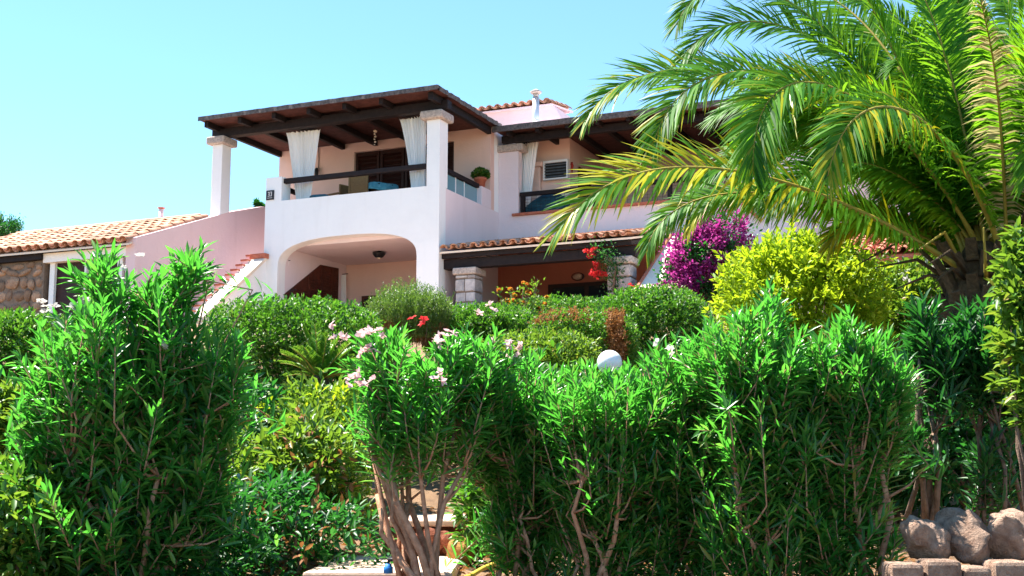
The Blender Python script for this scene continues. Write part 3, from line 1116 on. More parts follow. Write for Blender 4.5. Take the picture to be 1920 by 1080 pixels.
def stone_pillar(x0, x1, y0, y1, z0, z1, seed):
    r = random.Random(seed)
    mb = MB()
    mb.box(x0 + 0.03, x1 - 0.03, y0 + 0.03, y1 - 0.03, z0, z1 - 0.2)
    p = mb.build('stone_pillar', 'mortar', villa)
    mb = MB()
    mb.box(x0 - 0.07, x1 + 0.07, y0 - 0.07, y1 + 0.07, z1 - 0.2, z1)
    mb.build('capital', 'granite', p, 0.04, 3)
    z = z0
    row = 0
    while z < z1 - 0.22:
        h = min(r.uniform(0.24, 0.42), z1 - 0.205 - z)
        if h < 0.08:
            break
        for face in ('f', 'r'):
            a0, a1 = (x0, x1) if face == 'f' else (y0, y1)
            cut = [a0, a0 + (a1 - a0) * r.uniform(0.35, 0.65), a1]
            for i in range(2):
                u0, u1 = cut[i] + 0.008, cut[i + 1] - 0.008
                j = lambda: r.uniform(-0.025, 0.025)
                pts = [(u0, z + 0.01 + abs(j())), (u1, z + 0.01 + abs(j())), (u1, z + h - 0.01 - abs(j())), (u0, z + h - 0.01 - abs(j()))]
                mb = MB()
                if face == 'f':
                    mb.prism(pts, 'y', y0 + r.uniform(-0.02, 0.01), y0 + 0.06)
                else:
                    mb.prism(pts, 'x', x1 - 0.06, x1 + r.uniform(-0.01, 0.02))
                mb.build('stone', 'grey_stone', p, 0.018, 2)
        z += h
        row += 1
    return p


stone_pillar(-16.06, -15.45, YF + 0.22, YF + 0.80, ZG - 0.3, 7.638, 3)
stone_pillar(-11.45, -10.78, YF + 0.22, YF + 0.80, ZG - 0.3, 7.638, 4)

# --- right-hand outer stair wall, cream coping
mb = MB()
mb.prism([(31.2, ZG - 0.6), (31.2, 5.95), (35.6, 8.63), (Y2 - 0.004, 8.63), (Y2 - 0.004, ZG - 0.6)], 'x', -10.40, -9.92)
sw = mb.build('stair_wall', 'cream_plaster', villa)
mb = MB()
mb.prism([(31.0, 5.80), (35.6, 8.60), (35.6, 8.69), (31.0, 5.89)], 'x', -10.46, -10.402)
mb.build('edging', 'terracotta', sw)
for k in range(14):
    mb = MB()
    mb.box(-9.918, -8.9, 31.2 + k * 0.32, 31.2 + k * 0.32 + 0.35, ZG - 0.6, 5.95 + k * 0.195)
    mb.build('step', 'cream_plaster', sw)
# pink wing to the right with sloping coping and drainpipe
mb = MB()
mb.prism([(BX1 + 0.003, ZG - 0.6), (-3.2, ZG - 0.6), (-3.2, 9.9), (BX1 + 0.003, 10.4)], 'y', Y2 + 0.05, Y2 + 0.35)
mb.build('wall', 'pink_plaster', villa)['label'] = 'pink wall of the wing right of the balcony'
a_, b__ = onY(1383, 373, Y2 - 0.2), onY(1426, 412, Y2 - 0.2)
mb = MB()
mb.tube([(a_[0], Y2 - 0.10, a_[2]), (b__[0], Y2 - 0.10, b__[2])], 0.07, 4)
mb.build('coping', 'terracotta', villa)
mb = MB()
a_ = onY(1518, 380, Y2 - 0.05)
mb.tube([(a_[0], Y2 - 0.03, 9.9), (a_[0], Y2 - 0.03, 8.6), (a_[0] - 0.15, Y2 - 0.03, 8.35), (a_[0] - 0.5, Y2 - 0.03, 8.2)], 0.035, 8)
mb.build('drainpipe', 'galvanised', villa)
# pale blue shutter in that wing
a_, b__ = onY(1335, 385, Y2 - 0.03), onY(1372, 420, Y2 - 0.03)
mb = MB()
mb.box(a_[0], b__[0], Y2 - 0.02, Y2 - 0.002, b__[2] - 0.4, a_[2])
mb.build('window', 'white_paint', villa)

# ------------------------------------------------------------------ right-hand porch house
porch = thing('tiled_porch', 'low red-tiled porch with maroon wall beneath palm fronds', 'porch', (-4.0, 34.0, 6.2))
e0, e1 = onY(1568, 478, 33.0), onY(1765, 478, 33.0)
ze = onY(1640, 478, 33.0)[2]
tile_roof(porch, e0[0] - 0.6, e1[0] + 0.6, 33.0, ze, math.radians(19), 8, 0.30, 0.42, 'red_roof_tile', 8, 'terracotta')
mb = MB()
mb.box(e0[0] - 0.3, e1[0] + 0.4, 33.35, 36.4, 5.8, ze - 0.06)
mb.build('wall', 'terracotta_plaster', porch)
mb = MB()
mb.box(e0[0] - 0.45, e1[0] + 0.5, 33.12, 33.26, ze - 0.22, ze - 0.08)
mb.build('beam', 'terracotta', porch)
mb = MB()
mb.box(e0[0] + 0.9, e0[0] + 1.5, 33.30, 33.352, ze - 0.40, ze - 0.14)
mb.build('window', 'dark_door', porch)

# ------------------------------------------------------------------ left-hand house
lh = thing('tiled_house', 'low house with terracotta tile roof and rough stone wall left of the villa', 'house', (-28.0, 30.0, 6.0))
tile_roof(lh, -31.9, XW - 0.10, 28.45, 8.26, math.atan2(9.62 - 8.28, 32.1 - 28.5), 7, 0.35, 0.555, 'roof_tile', 2)
mb = MB()
mb.box(-27.55, XW - 0.342, 28.72, 29.0, 7.93, 8.20)
mb.build('lintel', 'white_plaster', lh)
mb = MB()
mb.box(-33.0, -27.55, 28.62, 28.86, 8.02, 8.18)
mb.build('beam', 'dark_timber', lh)
mb = MB()
mb.box(-33.0, XW - 0.36, 29.02, 29.3, 5.2, 8.4)
mb.build('wall', 'mortar', lh)
mb = MB()
mb.prism([(29.3, 5.2), (29.3, 8.3), (32.1, 9.5), (33.5, 9.0), (33.5, 5.2)], 'x', -33.0, XW - 0.36)
mb.build('wall', 'white_plaster', lh)
mb = MB()
mb.box(-32.0, XW - 0.36, 32.02, 32.18, 9.62, 9.80)
mb.build('ridge_cap', 'roof_tile', lh, 0.05, 3)
mb = MB()
mb.box(-27.2, -24.92, 28.96, 28.99, 5.3, 7.9)
wn_ = mb.build('window', 'dark_door', lh)
for x_ in (-27.40, -26.1, -24.9):
    mb = MB()
    mb.box(x_, x_ + (0.18 if x_ != -26.1 else 0.07), 28.86, 28.958, 5.3, 7.928)
    mb.build('frame', 'white_plaster', wn_)
r = random.Random(11)
z = 5.9
stone_wall = MB()
stone_wall.box(-33.0, -27.56, 28.80, 28.99, 5.2, 8.018)
swl = stone_wall.build('stone_wall', 'mortar', lh)
while z < 8.0:
    h = min(r.uniform(0.20, 0.40), 8.0 - z)
    x = -30.9
    while x < -27.62:
        w = min(r.uniform(0.25, 0.6), -27.60 - x)
        if w > 0.1 and h > 0.06:
            me = rock_mesh('stone', w * 0.52, 0.09, h * 0.54, r.randrange(9999), 0.2, 2)
            o = link('stone', me, 'field_stone', swl)
            o.location = (x + w / 2, 28.79 + r.uniform(-0.03, 0.03), z + h / 2 + r.uniform(-0.07, 0.07))
            o.rotation_euler = (0, r.uniform(-0.35, 0.35), 0)
            o.scale = (r.uniform(0.85, 1.15), 1, r.uniform(0.8, 1.2))
        x += w
    z += h
c = onY(302, 405, 32.4)
mb = MB()
mb.lathe([(0.075, -0.6), (0.075, 0.22), (0.07, 0.22)], c, 12)
ch = mb.build('chimney', 'pink_plaster', lh)
mb = MB()
mb.lathe([(0.11, 0.24), (0.12, 0.27), (0.03, 0.29)], c, 12)
mb.build('chimney_cap', 'terracotta', ch)

# ------------------------------------------------------------------ things on the villa
c = onY(1005, 228, 37.6)
flue = thing('flue_pipe', 'galvanised flue pipe with conical cowl above the balcony roof', 'flue', (c[0], c[1], 12.71))
z1 = onY(1005, 182, 37.6)[2]
mb = MB()
mb.lathe([(0.11, 12.71), (0.11, z1 - 0.02)], (c[0], c[1], 0), 14)
mb.lathe([(0.125, 13.15), (0.125, 13.2)], (c[0], c[1], 0), 14)
mb.build('pipe', 'galvanised', flue)
mb = MB()
mb.lathe([(0.09, z1), (0.09, z1 + 0.12)], (c[0], c[1], 0), 14)
mb.lathe([(0.17, z1 + 0.12), (0.20, z1 + 0.17), (0.05, z1 + 0.26)], (c[0], c[1], 0), 14)
mb.build('cowl', 'granite', flue)


def curtain(label, xt0, xt1, zt, xb0, xb1, zb, y, seed, group='white curtains on the villa', folds=9, name='curtain', mat='curtain_voile'):
    r = random.Random(seed)
    nu, nv = folds * 6, 16
    v, f = [], []
    ph = [r.uniform(0, 6.28) for _ in range(3)]
    for j in range(nv + 1):
        t = j / nv
        tt = t ** 0.8
        a = xt0 + (xb0 - xt0) * tt
        b_ = xt1 + (xb1 - xt1) * tt
        for i in range(nu + 1):
            s = i / nu
            x = a + (b_ - a) * s
            amp = 0.035 + 0.02 * math.sin(3 * s + ph[0])
            yy = y + amp * (0.6 + 0.6 * math.sin(7 * s + ph[2]) ** 2) * math.sin(folds * 2 * math.pi * (s + 0.035 * math.sin(9 * s + ph[0])) + 0.9 * math.sin(4 * t + ph[1])) + 0.05 * math.sin(2.5 * t + 3 * s + ph[2])
            z = zt + (zb - zt) * t - (0.03 * abs(math.sin(folds * math.pi * s)) if j == 0 else 0)
            v.append((x, yy, z))
    for j in range(nv):
        for i in range(nu):
            q = j * (nu + 1) + i
            f.append((q, q + 1, q + nu + 2, q + nu + 1))
    t_ = thing(name, label, 'curtain', ((xt0 + xt1) / 2, y, zb), group)
    mb = MB()
    mb.add(v, f, True)
    mb.build('cloth', mat, t_, fix=False)
    mb = MB()
    mb.tube([(xt0 - 0.05, y, zt + 0.02), (xt1 + 0.05, y, zt + 0.02)], 0.012, 6)
    mb.build('rod', 'black_metal', t_)
    return t_


yc = YF + 0.42
a_, b__ = onY(537, 240, yc), onY(600, 236, yc)
c_, d_ = onY(556, 370, yc), onY(583, 370, yc)
curtain('white voile curtain hanging left of centre on upper terrace front', a_[0], b__[0], 12.36, c_[0], d_[0], ZF + 0.05, yc, 1)
a_, b__ = onY(749, 218, yc), onY(799, 214, yc)
c_, d_ = onY(772, 350, yc), onY(799, 350, yc)
curtain('white voile curtain drawn against the main terrace column', a_[0], b__[0], 12.36, c_[0], d_[0] - 0.02, ZF + 0.05, yc, 2)
yc = Y2 + 0.5
a_, b__ = onY(974, 272, yc), onY(1012, 268, yc)
c_, d_ = onY(974, 356, yc), onY(993, 356, yc)
curtain('white gathered curtain beside the balcony pillar under the right roof', a_[0], b__[0], 12.40, c_[0], d_[0], 10.3, yc, 3)
a_, b__ = onY(630, 505, 36.45), onY(650, 505, 36.45)
curtain('grey-white curtain hanging inside the arched loggia', a_[0], b__[0], 8.35, a_[0] + 0.03, b__[0], 6.5, 36.45, 4, folds=4)
a_ = onY(532, 478, YF + 0.55)
curtain('narrow cream curtain tied at the left edge of the arch', a_[0], a_[0] + 0.16, 8.30, a_[0], a_[0] + 0.07, 7.1, YF + 0.6, 5, folds=2)

# number plaque
c = onY(507, 366, YF)
pl = thing('house_number_plaque', 'dark square number plaque on the terrace end post', 'sign', (c[0], YF - 0.02, c[2] - 0.15))
mb = MB()
mb.box(c[0] - 0.14, c[0] + 0.14, YF - 0.03, YF + 0.002, c[2] - 0.15, c[2] + 0.15)
mb.build('plate', 'slate_plaque', pl, 0.008)
for dx in (-0.042, 0.042):
    mb = MB()
    for (x0, x1, z0, z1) in ((-0.03, 0.03, 0.06, 0.078), (-0.015, 0.03, 0.002, 0.018), (-0.03, 0.03, -0.062, -0.045), (0.014, 0.03, 0.018, 0.06), (0.014, 0.03, -0.045, 0.002)):
        mb.box(c[0] + dx + x0, c[0] + dx + x1, YF - 0.036, YF - 0.029, c[2] + z0 + 0.02, c[2] + z1 + 0.02)
    mb.build('digit', 'white_paint', pl)
mb = MB()
mb.box(c[0] - 0.09, c[0] + 0.09, YF - 0.035, YF - 0.029, c[2] - 0.10, c[2] - 0.088)
mb.build('line', 'white_paint', pl)

# wicker armchair
def armchair(label, x, y, zfl, w, h, rz, group):
    t_ = thing('wicker_chair', label, 'chair', (0, 0, 0), group)
    mb = MB()
    mb.box(-w / 2 + 0.05, w / 2 - 0.05, 0.02, 0.05, 0.42, h - 0.05)
    bk = mb.build('backrest', 'wicker', t_)
    for (x0, x1, z0, z1) in ((-w / 2, -w / 2 + 0.07, 0.3, h), (w / 2 - 0.07, w / 2, 0.3, h), (-w / 2 + 0.07, w / 2 - 0.07, h - 0.07, h)):
        mb = MB()
        mb.box(x0, x1, 0.0, 0.07, z0, z1)
        mb.build('back_frame', 'wicker', bk, 0.015)
    mb = MB()
    mb.box(-w / 2, w / 2, 0.071, 0.6, 0.32, 0.44)
    mb.build('seat', 'wicker', t_, 0.02)
    for sx in (-1, 1):
        mb = MB()
        mb.box(sx * w / 2 - 0.03, sx * w / 2 + 0.03, 0.072, 0.58, 0.60, 0.66)
        mb.build('armrest', 'wicker', t_, 0.015)
        for yy in (0.02, 0.55):
            mb = MB()
            mb.box(sx * (w / 2 - 0.03) - 0.025, sx * (w / 2 - 0.03) + 0.025, yy, yy + 0.05, 0.0, 0.319)
            mb.build('leg', 'wicker', t_)
    t_.location = (x, y, zfl)
    t_.rotation_euler = (0, 0, rz)
    return t_


c = onY(671, 345, 33.9)
armchair('tall-backed wicker armchair behind the terrace parapet', c[0], 33.9, ZF, 0.66, 1.08, 0.1, 'wicker chairs on the upper terrace')
c = onY(640, 355, 34.2)
armchair('low dark wicker chair turned sideways left of the tall chair', c[0] - 0.05, 34.6, ZF, 0.55, 0.92, 1.3, 'wicker chairs on the upper terrace')
# table with a teal cloth
c = onY(712, 350, 34.6)
tb = thing('terrace_table', 'round table under a crumpled teal cloth on the terrace', 'table', (c[0], 34.6, ZF))
mb = MB()
mb.lathe([(0.55, 0.72), (0.55, 0.75)], (c[0], 34.6, ZF), 24)
mb.build('tabletop', 'dark_timber', tb)
for a in range(4):
    an = a * 1.57 + 0.7
    mb = MB()
    mb.tube([(c[0] + 0.4 * math.cos(an), 34.6 + 0.4 * math.sin(an), ZF), (c[0] + 0.3 * math.cos(an), 34.6 + 0.3 * math.sin(an), ZF + 0.72)], 0.025, 6)
    mb.build('leg', 'dark_timber', tb)
mb = MB()
v, f = [(c[0], 34.6, ZF + 0.86)], []
for j, (rr, zz) in enumerate(((0.2, 0.83), (0.4, 0.80), (0.57, 0.77), (0.60, 0.55))):
    for k in range(28):
        an = k / 28 * 6.283
        q = rr * (1 + (0.06 * math.sin(7 * an) if j > 1 else 0.05 * math.sin(3 * an)))
        v.append((c[0] + q * math.cos(an), 34.6 + q * math.sin(an), ZF + zz + 0.025 * math.sin(5 * an + j)))
for k in range(28):
    f.append((0, 1 + k, 1 + (k + 1) % 28))
    for j in range(3):
        a, b_ = 1 + j * 28 + k, 1 + j * 28 + (k + 1) % 28
        f.append((a, a + 28, b_ + 28, b_))
mb.add(v, f, True)
clo = mb.build('tablecloth', 'teal_cloth', None, fix=False)
tag(clo, 'crumpled teal cloth heaped on the terrace table', 'tablecloth')
# folded dark bundle on the parapet
c = onY(598, 365, YF + 0.25)
me = rock_mesh('folded_towel', 0.34, 0.14, 0.10, 77, 0.3, 3)
o = link('folded_towel', me, 'blue_tarpaulin')
o.location = (c[0], YF + 0.24, ZP + 0.06)
tag(o, 'dark bundled towel lying on the parapet below the left curtain', 'towel')
# wind chime
c = onY(703, 258, 34.0)
wc = thing('wind_chime', 'string of pale shells hanging under the terrace roof', 'wind chime', (c[0], 34.0, 11.7))
mb = MB()
mb.tube([(c[0], 34.0, 12.74), (c[0], 34.0, 11.95)], 0.006, 4)
mb.build('string', 'black_metal', wc)
for k, rr in enumerate((0.065, 0.035, 0.045, 0.03, 0.04, 0.025)):
    me = rock_mesh('shell', rr, rr, rr * 0.8, 30 + k, 0.2, 2)
    o = link('shell', me, 'shell_beads', wc)
    o.location = (c[0] + 0.012 * (-1) ** k, 34.0, 12.36 - k * 0.085)
# lantern on the bounce-tinted back wall
c = onY(597, 325, YB)
wl = thing('wall_lantern', 'small dark lantern with trailing cord on the terrace back wall', 'lantern', (c[0], YB - 0.1, c[2] - 0.3))
mb = MB()
mb.lathe([(0.03, 0.16), (0.08, 0.10), (0.06, -0.12), (0.02, -0.16)], (c[0], YB - 0.12, c[2]), 8)
mb.build('lamp_body', 'black_metal', wl)
mb = MB()
mb.tube([(c[0], YB - 0.02, c[2] + 0.1), (c[0] + 0.02, YB - 0.02, c[2] + 0.5), (c[0], YB - 0.02, c[2] + 0.9)], 0.012, 5)
mb.tube([(c[0], YB - 0.12, c[2] + 0.15), (c[0], YB - 0.001, c[2] + 0.18)], 0.012, 5)
mb.build('bracket', 'black_metal', wl)

# potted basil on the pier
c = np.array([XR - 0.22, 35.92, 10.68])
pp = thing('potted_plant', 'green leafy herb in a terracotta pot on the side pier', 'potted plant', c)
mb = MB()
mb.lathe([(0.13, 0.0), (0.175, 0.27), (0.20, 0.27), (0.205, 0.35), (0.18, 0.35), (0.17, 0.31)], c, 20)
mb.build('pot', 'terracotta', pp)
r_ = np.random.default_rng(5)
off, nr = blob_points(r_, 240, (0.24, 0.24, 0.19), 2, -0.5, 0.2, 0.5)
P = np.repeat(c + np.array([0, 0, 0.45]) + off, 5, 0)
V, Fc = leaf_small(P, sph(r_, len(P), -0.3) + np.repeat(nr, 5, 0) * 0.7, 0.085, 0.05, r_)
o = link('foliage', mesh_np('foliage', V, Fc), 'hedge_leaf', pp)
o['kind'] = 'stuff'

# louvred air-conditioning unit
a_, b__ = onY(1021, 304, 37.95), onY(1067, 334, 37.95)
ac = thing('louvred_unit', 'white-framed louvred ventilation unit on the balcony wall', 'ventilation unit', ((a_[0] + b__[0]) / 2, 37.95, b__[2]))
x0, x1, z0, z1 = a_[0], b__[0], b__[2] - 0.02, a_[2]
mb = MB()
mb.box(x0 + 0.045, x1 - 0.045, 37.90, 37.998, z0 + 0.045, z1 - 0.075)
mb.build('casing', 'black_metal', ac)
for (u0, u1, w0, w1) in ((x0, x1, z1 - 0.075, z1), (x0, x1, z0, z0 + 0.045), (x0, x0 + 0.045, z0 + 0.045, z1 - 0.075), (x1 - 0.045, x1, z0 + 0.045, z1 - 0.075)):
    mb = MB()
    mb.box(u0, u1, 37.82, 37.997, w0, w1)
    mb.build('frame', 'white_paint', ac)
for k in range(5):
    z = z0 + 0.075 + k * (z1 - z0 - 0.15) / 5
    mb = MB()
    mb.prism([(37.825, z), (37.895, z + 0.05), (37.895, z + 0.062), (37.825, z + 0.012)], 'x', x0 + 0.046, x1 - 0.046)
    mb.build('slat', 'louvre_grey', ac)
# red gecko ornament
c = onX(1071, 313, -14.48)
gk = MB()
gk.tube([(-14.46, c[1], c[2] + 0.16), (-14.45, c[1] + 0.02, c[2] + 0.05), (-14.45, c[1] - 0.02, c[2] - 0.06), (-14.46, c[1] + 0.03, c[2] - 0.2)], [0.03, 0.05, 0.04, 0.008], 6)
for (dy, dz, s) in ((0.1, 0.1, 1), (-0.1, 0.08, 1), (0.1, -0.1, 1), (-0.1, -0.08, 1)):
    gk.tube([(-14.46, c[1], c[2] + dz * 0.6), (-14.46, c[1] + dy, c[2] + dz)], [0.02, 0.012], 5)
tag(gk.build('wall_ornament', 'red_clay'), 'small red lizard-shaped ornament beside the balcony door', 'ornament')
# blue-grey tarpaulin over furniture behind the balcony railing
c = onY(1030, 375, 37.5)
me = rock_mesh('covered_furniture', 0.85, 0.32, 0.62, 41, 0.35, 4)
o = link('covered_furniture', me, 'blue_tarpaulin')
o.location = (c[0] - 0.1, 37.55, 10.12)
tag(o, 'furniture under a dark blue-green cover behind the balcony railing', 'covered furniture')

# ceiling lamp in the loggia
c = onY(711, 466, 34.8)
lm = thing('ceiling_lamp', 'dark bowl-shaped lamp on the arched loggia ceiling', 'lamp', (c[0], 34.8, 8.5))
mb = MB()
mb.lathe([(0.07, 0.0), (0.10, -0.03), (0.21, -0.04), (0.20, -0.09), (0.13, -0.18), (0.06, -0.21)], (c[0], 34.8, 8.702), 16)
mb.build('lamp_bowl', 'black_metal', lm)
mb = MB()
mb.lathe([(0.08, -0.205), (0.07, -0.23), (0.02, -0.245)], (c[0], 34.8, 8.702), 12)
mb.build('lens', 'shell_beads', lm)
# oval bulkhead lamp under the portico
c = onY(1084, 519, Y2 - 0.03)
bl = thing('bulkhead_lamp', 'oval bulkhead lamp on the terracotta wall under the portico', 'lamp', (c[0], Y2 - 0.1, c[2] - 0.15))
mb = MB()
v, f = [], []
for (s, y) in ((1.0, 0.0), (1.0, 0.05), (0.85, 0.06)):
    for k in range(20):
        a = k / 20 * 6.283
        v.append((c[0] + 0.21 * s * math.cos(a), Y2 - 0.03 - y, c[2] + 0.13 * s * math.sin(a)))
for j in range(2):
    for k in range(20):
        f.append((j * 20 + k, j * 20 + (k + 1) % 20, (j + 1) * 20 + (k + 1) % 20, (j + 1) * 20 + k))
mb.add(v, f)
mb.build('rim', 'black_metal', bl)
me = rock_mesh('lens', 0.165, 0.06, 0.095, 3, 0.02, 3)
o = link('lens', me, 'shell_beads', bl)
o.location = Vector((c[0], Y2 - 0.085, c[2]))
# wall hook bracket left of the arch
c = onY(528, 541, YF)
mb = MB()
mb.tube([(c[0], YF + 0.45, c[2]), (c[0] + 0.26, YF + 0.45, c[2] + 0.02)], 0.014, 5)
mb.tube([(c[0] + 0.02, YF + 0.45, c[2] - 0.2), (c[0] + 0.02, YF + 0.45, c[2] + 0.04)], 0.014, 5)
mb.tube([(c[0] + 0.02, YF + 0.45, c[2] - 0.16), (c[0] + 0.12, YF + 0.45, c[2])], 0.01, 5)
tag(mb.build('wall_bracket', 'black_metal'), 'small black iron bracket on the left jamb of the arch', 'bracket')
# ------------------------------------------------------------------ canary palm
def bez(p0, p1, p2, p3, n):
    t = np.linspace(0, 1, n)[:, None]
    return (1 - t) ** 3 * p0 + 3 * (1 - t) ** 2 * t * p1 + 3 * (1 - t) * t * t * p2 + t ** 3 * p3


PD = 13.0
pbase = spot(1842, PD)
heart = at(1848, 500, PD)
palm = thing('palm_tree', 'short thick date palm with long arching fronds over the garden', 'palm', pbase)
mb = MB()
prof = [(0.42, pbase[2] - 0.2), (0.36, pbase[2] + 0.3), (0.34, pbase[2] + 0.9), (0.38, heart[2] - 0.35), (0.30, heart[2]), (0.12, heart[2] + 0.25)]
mb.lathe([(r_, z - pbase[2]) for r_, z in prof], pbase, 18)
mb.build('trunk', 'palm_trunk', palm)
r = np.random.default_rng(21)
boot = MB()
boot.add([(-0.07, 0, 0), (0.07, 0, 0), (0.06, 0.05, 0.0), (-0.06, 0.05, 0.0), (-0.045, 0.10, 0.24), (0.045, 0.10, 0.24), (0.04, 0.15, 0.22), (-0.04, 0.15, 0.22)],
         [(0, 1, 2, 3), (4, 7, 6, 5), (0, 4, 5, 1), (1, 5, 6, 2), (2, 6, 7, 3), (3, 7, 4, 0)])
bme = boot.mesh('leaf_base')
bme.materials.append(M['palm_trunk'])
k = 0
z = pbase[2] + 0.1
while z < heart[2] + 0.05:
    for q in range(9):
        a = q * 2 * math.pi / 9 + k * 0.35
        o = bpy.data.objects.new('leaf_base', bme)
        COL.objects.link(o)
        o.parent = palm
        o.matrix_parent_inverse = Matrix.Translation(-palm.location)
        o.location = (pbase[0] + 0.30 * math.cos(a), pbase[1] + 0.30 * math.sin(a), z)
        o.rotation_euler = (r.uniform(-0.15, 0.1), 0, a - math.pi / 2)
        o.scale = (1.1, 1.1, r.uniform(0.8, 1.2))
    z += 0.17
    k += 1


def frond(pts, seed, mat='palm_leaflet', n=95, twist=0.0, ll=0.52, yellow=0.0, vee=0.45, droop=0.5, single=False, rad=0.024, bare=0.16, dry=0.0):
    n = 150 if single else int(n * 2.3)
    r = np.random.default_rng(seed)
    path = bez(*[np.array(p) for p in pts], 26)
    seglen = np.linalg.norm(np.diff(path, axis=0), axis=1)
    tot = seglen.sum()
    cum = np.concatenate([[0], np.cumsum(seglen)]) / tot
    mb = MB()
    mb.tube(path, list(rad * (1.0 - 0.85 * np.linspace(0, 1, 26)) * np.where(np.linspace(0, 1, 26) < 0.06, 1.5, 1.0)), 6)
    fr = mb.build('frond', 'palm_stalk', palm, fix=False)
    ts = np.concatenate([np.linspace(bare, 1.0, n)] * 2)
    side = np.concatenate([np.ones(n), -np.ones(n)])
    ts = np.clip(ts + r.uniform(-0.004, 0.004, 2 * n), 0, 1)
    P = np.stack([np.interp(ts, cum, path[:, i]) for i in range(3)], 1)
    e = 0.02
    T = unit(np.stack([np.interp(np.clip(ts + e, 0, 1), cum, path[:, i]) - np.interp(np.clip(ts - e, 0, 1), cum, path[:, i]) for i in range(3)], 1))
    B = unit(np.cross(T, ZUP))
    # keep side vectors continuous where the stalk is nearly vertical
    B0 = unit(np.cross(path[12] - path[0], ZUP))
    B = unit(B + B0 * 0.6)
    N = unit(np.cross(B, T))
    B, N = B * math.cos(twist) + N * math.sin(twist), N * math.cos(twist) - B * math.sin(twist)
    ang = np.interp(ts, [0, 0.3, 0.8, 1.0], [1.25, 1.10, 0.80, 0.32]) + r.normal(size=2 * n) * 0.07
    v = vee + r.normal(size=2 * n) * 0.16
    Dv = T * np.cos(ang)[:, None] + (B * (side * np.cos(v))[:, None] + N * np.sin(v)[:, None]) * np.sin(ang)[:, None]
    L = ll * np.interp(ts, [0, bare, bare + 0.12, 0.45, 0.8, 1.0], [0.25, 0.4, 0.8, 1.0, 0.85, 0.40]) * r.uniform(0.88, 1.1, 2 * n)
    W = np.full(2 * n, 0.034 if single else 0.031) * np.interp(ts, [0, 0.9, 1], [1, 0.85, 0.6])
    g = droop * r.uniform(0.6, 1.4, 2 * n)
    # three-section bent strips
    S = unit(np.cross(Dv, N + r.normal(size=Dv.shape) * 0.25))

    def c(t):
        return P + Dv * (L * t)[:, None] - ZUP * (g * L * t * t * 0.55)[:, None]
    a, b2, e2 = c(0.33), c(0.7), c(1.0)
    w = W[:, None]
    up_ = np.cross(S, Dv)
    V = np.stack([P + S * w * 0.25, P - S * w * 0.25, a + S * w * 0.5 + up_ * w * 0.12, a - S * w * 0.5 + up_ * w * 0.12, b2 + S * w * 0.36, b2 - S * w * 0.36, e2], 1)
    tri = np.array([[0, 1, 3], [0, 3, 2], [2, 3, 5], [2, 5, 4], [4, 5, 6]])
    yel = (r.uniform(0, 1, 2 * n) < yellow * np.interp(ts, [0, 0.35, 0.6, 1], [0, 0.15, 1.0, 1.0]))
    dr_ = (~yel) & (r.uniform(0, 1, 2 * n) < dry)
    if single:
        for i in range(2 * n):
            me = mesh_np('leaflet', V[i], tri)
            link('leaflet', me, 'palm_leaflet_yellow' if yel[i] else ('palm_leaflet_dry' if dr_[i] else mat), fr)
    else:
        for nm, mk, s in (('leaflets', mat, ~yel & ~dr_), ('yellow_leaflets', 'palm_leaflet_yellow', yel), ('dry_leaflets', 'palm_leaflet_dry', dr_)):
            if s.any():
                vv = V[s].reshape(-1, 3)
                ff = (np.arange(s.sum())[:, None, None] * 7 + tri[None]).reshape(-1, 3)
                o = link(nm, mesh_np(nm, vv, ff), mk, fr)
                o['kind'] = 'stuff'
    return fr


def px_frond(stops, **kw):
    """stops: four (px, py, distance) control points"""
    kw.setdefault('twist', 0.85)
    kw['ll'] = kw.get('ll', 0.52) * 1.12
    return frond([at(*s) for s in stops], **kw)


H0 = (1850, 500, 13.0)
# the big low frond reaching out to the left
px_frond([(1840, 530, 12.9), (1560, 330, 12.2), (1190, 210, 11.6), (1046, 432, 11.6)], seed=1, n=76, single=True, yellow=0.5, ll=0.62, vee=0.25, droop=0.35, rad=0.03)
# the thick frond that rises and bends over to a yellow tip
px_frond([(1890, 520, 12.8), (1810, 200, 12.0), (1600, 90, 11.4), (1552, 330, 11.2)], seed=2, n=74, yellow=0.28, ll=0.50, vee=0.2, droop=0.7, rad=0.036)
px_frond([(1850, 490, 13.0), (1660, 120, 12.4), (1400, 40, 12.0), (1412, 330, 11.8)], seed=3, yellow=0.06, ll=0.60, vee=0.35, droop=0.5, n=100)
px_frond([(1850, 480, 13.3), (1600, 90, 13.0), (1270, 40, 12.8), (1222, 285, 12.6)], seed=4, yellow=0.08, ll=0.58, vee=0.35, droop=0.45, n=100)
px_frond([(1850, 480, 13.6), (1520, 80, 13.6), (1180, 70, 13.6), (1098, 225, 13.4)], seed=5, yellow=0.14, ll=0.55, vee=0.35, droop=0.4, n=100)
px_frond([(1850, 480, 13.8), (1640, 20, 13.8), (1360, -30, 13.8), (1280, 110, 13.6)], seed=6, ll=0.58, vee=0.3, droop=0.4, n=96)
px_frond([(1850, 480, 13.2), (1720, 180, 13.0), (1640, 20, 12.8), (1560, -130, 12.4)], seed=7, ll=0.62, vee=0.25, droop=0.35, n=96)
px_frond([(1850, 480, 13.8), (1560, -60, 14.0), (1330, -110, 14.0), (1270, 45, 13.8)], seed=8, ll=0.55, vee=0.3, droop=0.4, n=96)
px_frond([(1890, 520, 12.7), (1880, 300, 12.4), (1880, 150, 12.0), (1835, -10, 11.4)], seed=9, ll=0.38, dry=0.55, vee=-0.2, droop=1.3, n=70, twist=0.0)
px_frond([(1850, 510, 13.4), (1560, 330, 13.4), (1250, 310, 13.4), (1212, 470, 13.2)], seed=10, ll=0.40, vee=0.1, droop=0.6, n=92, yellow=0.05)
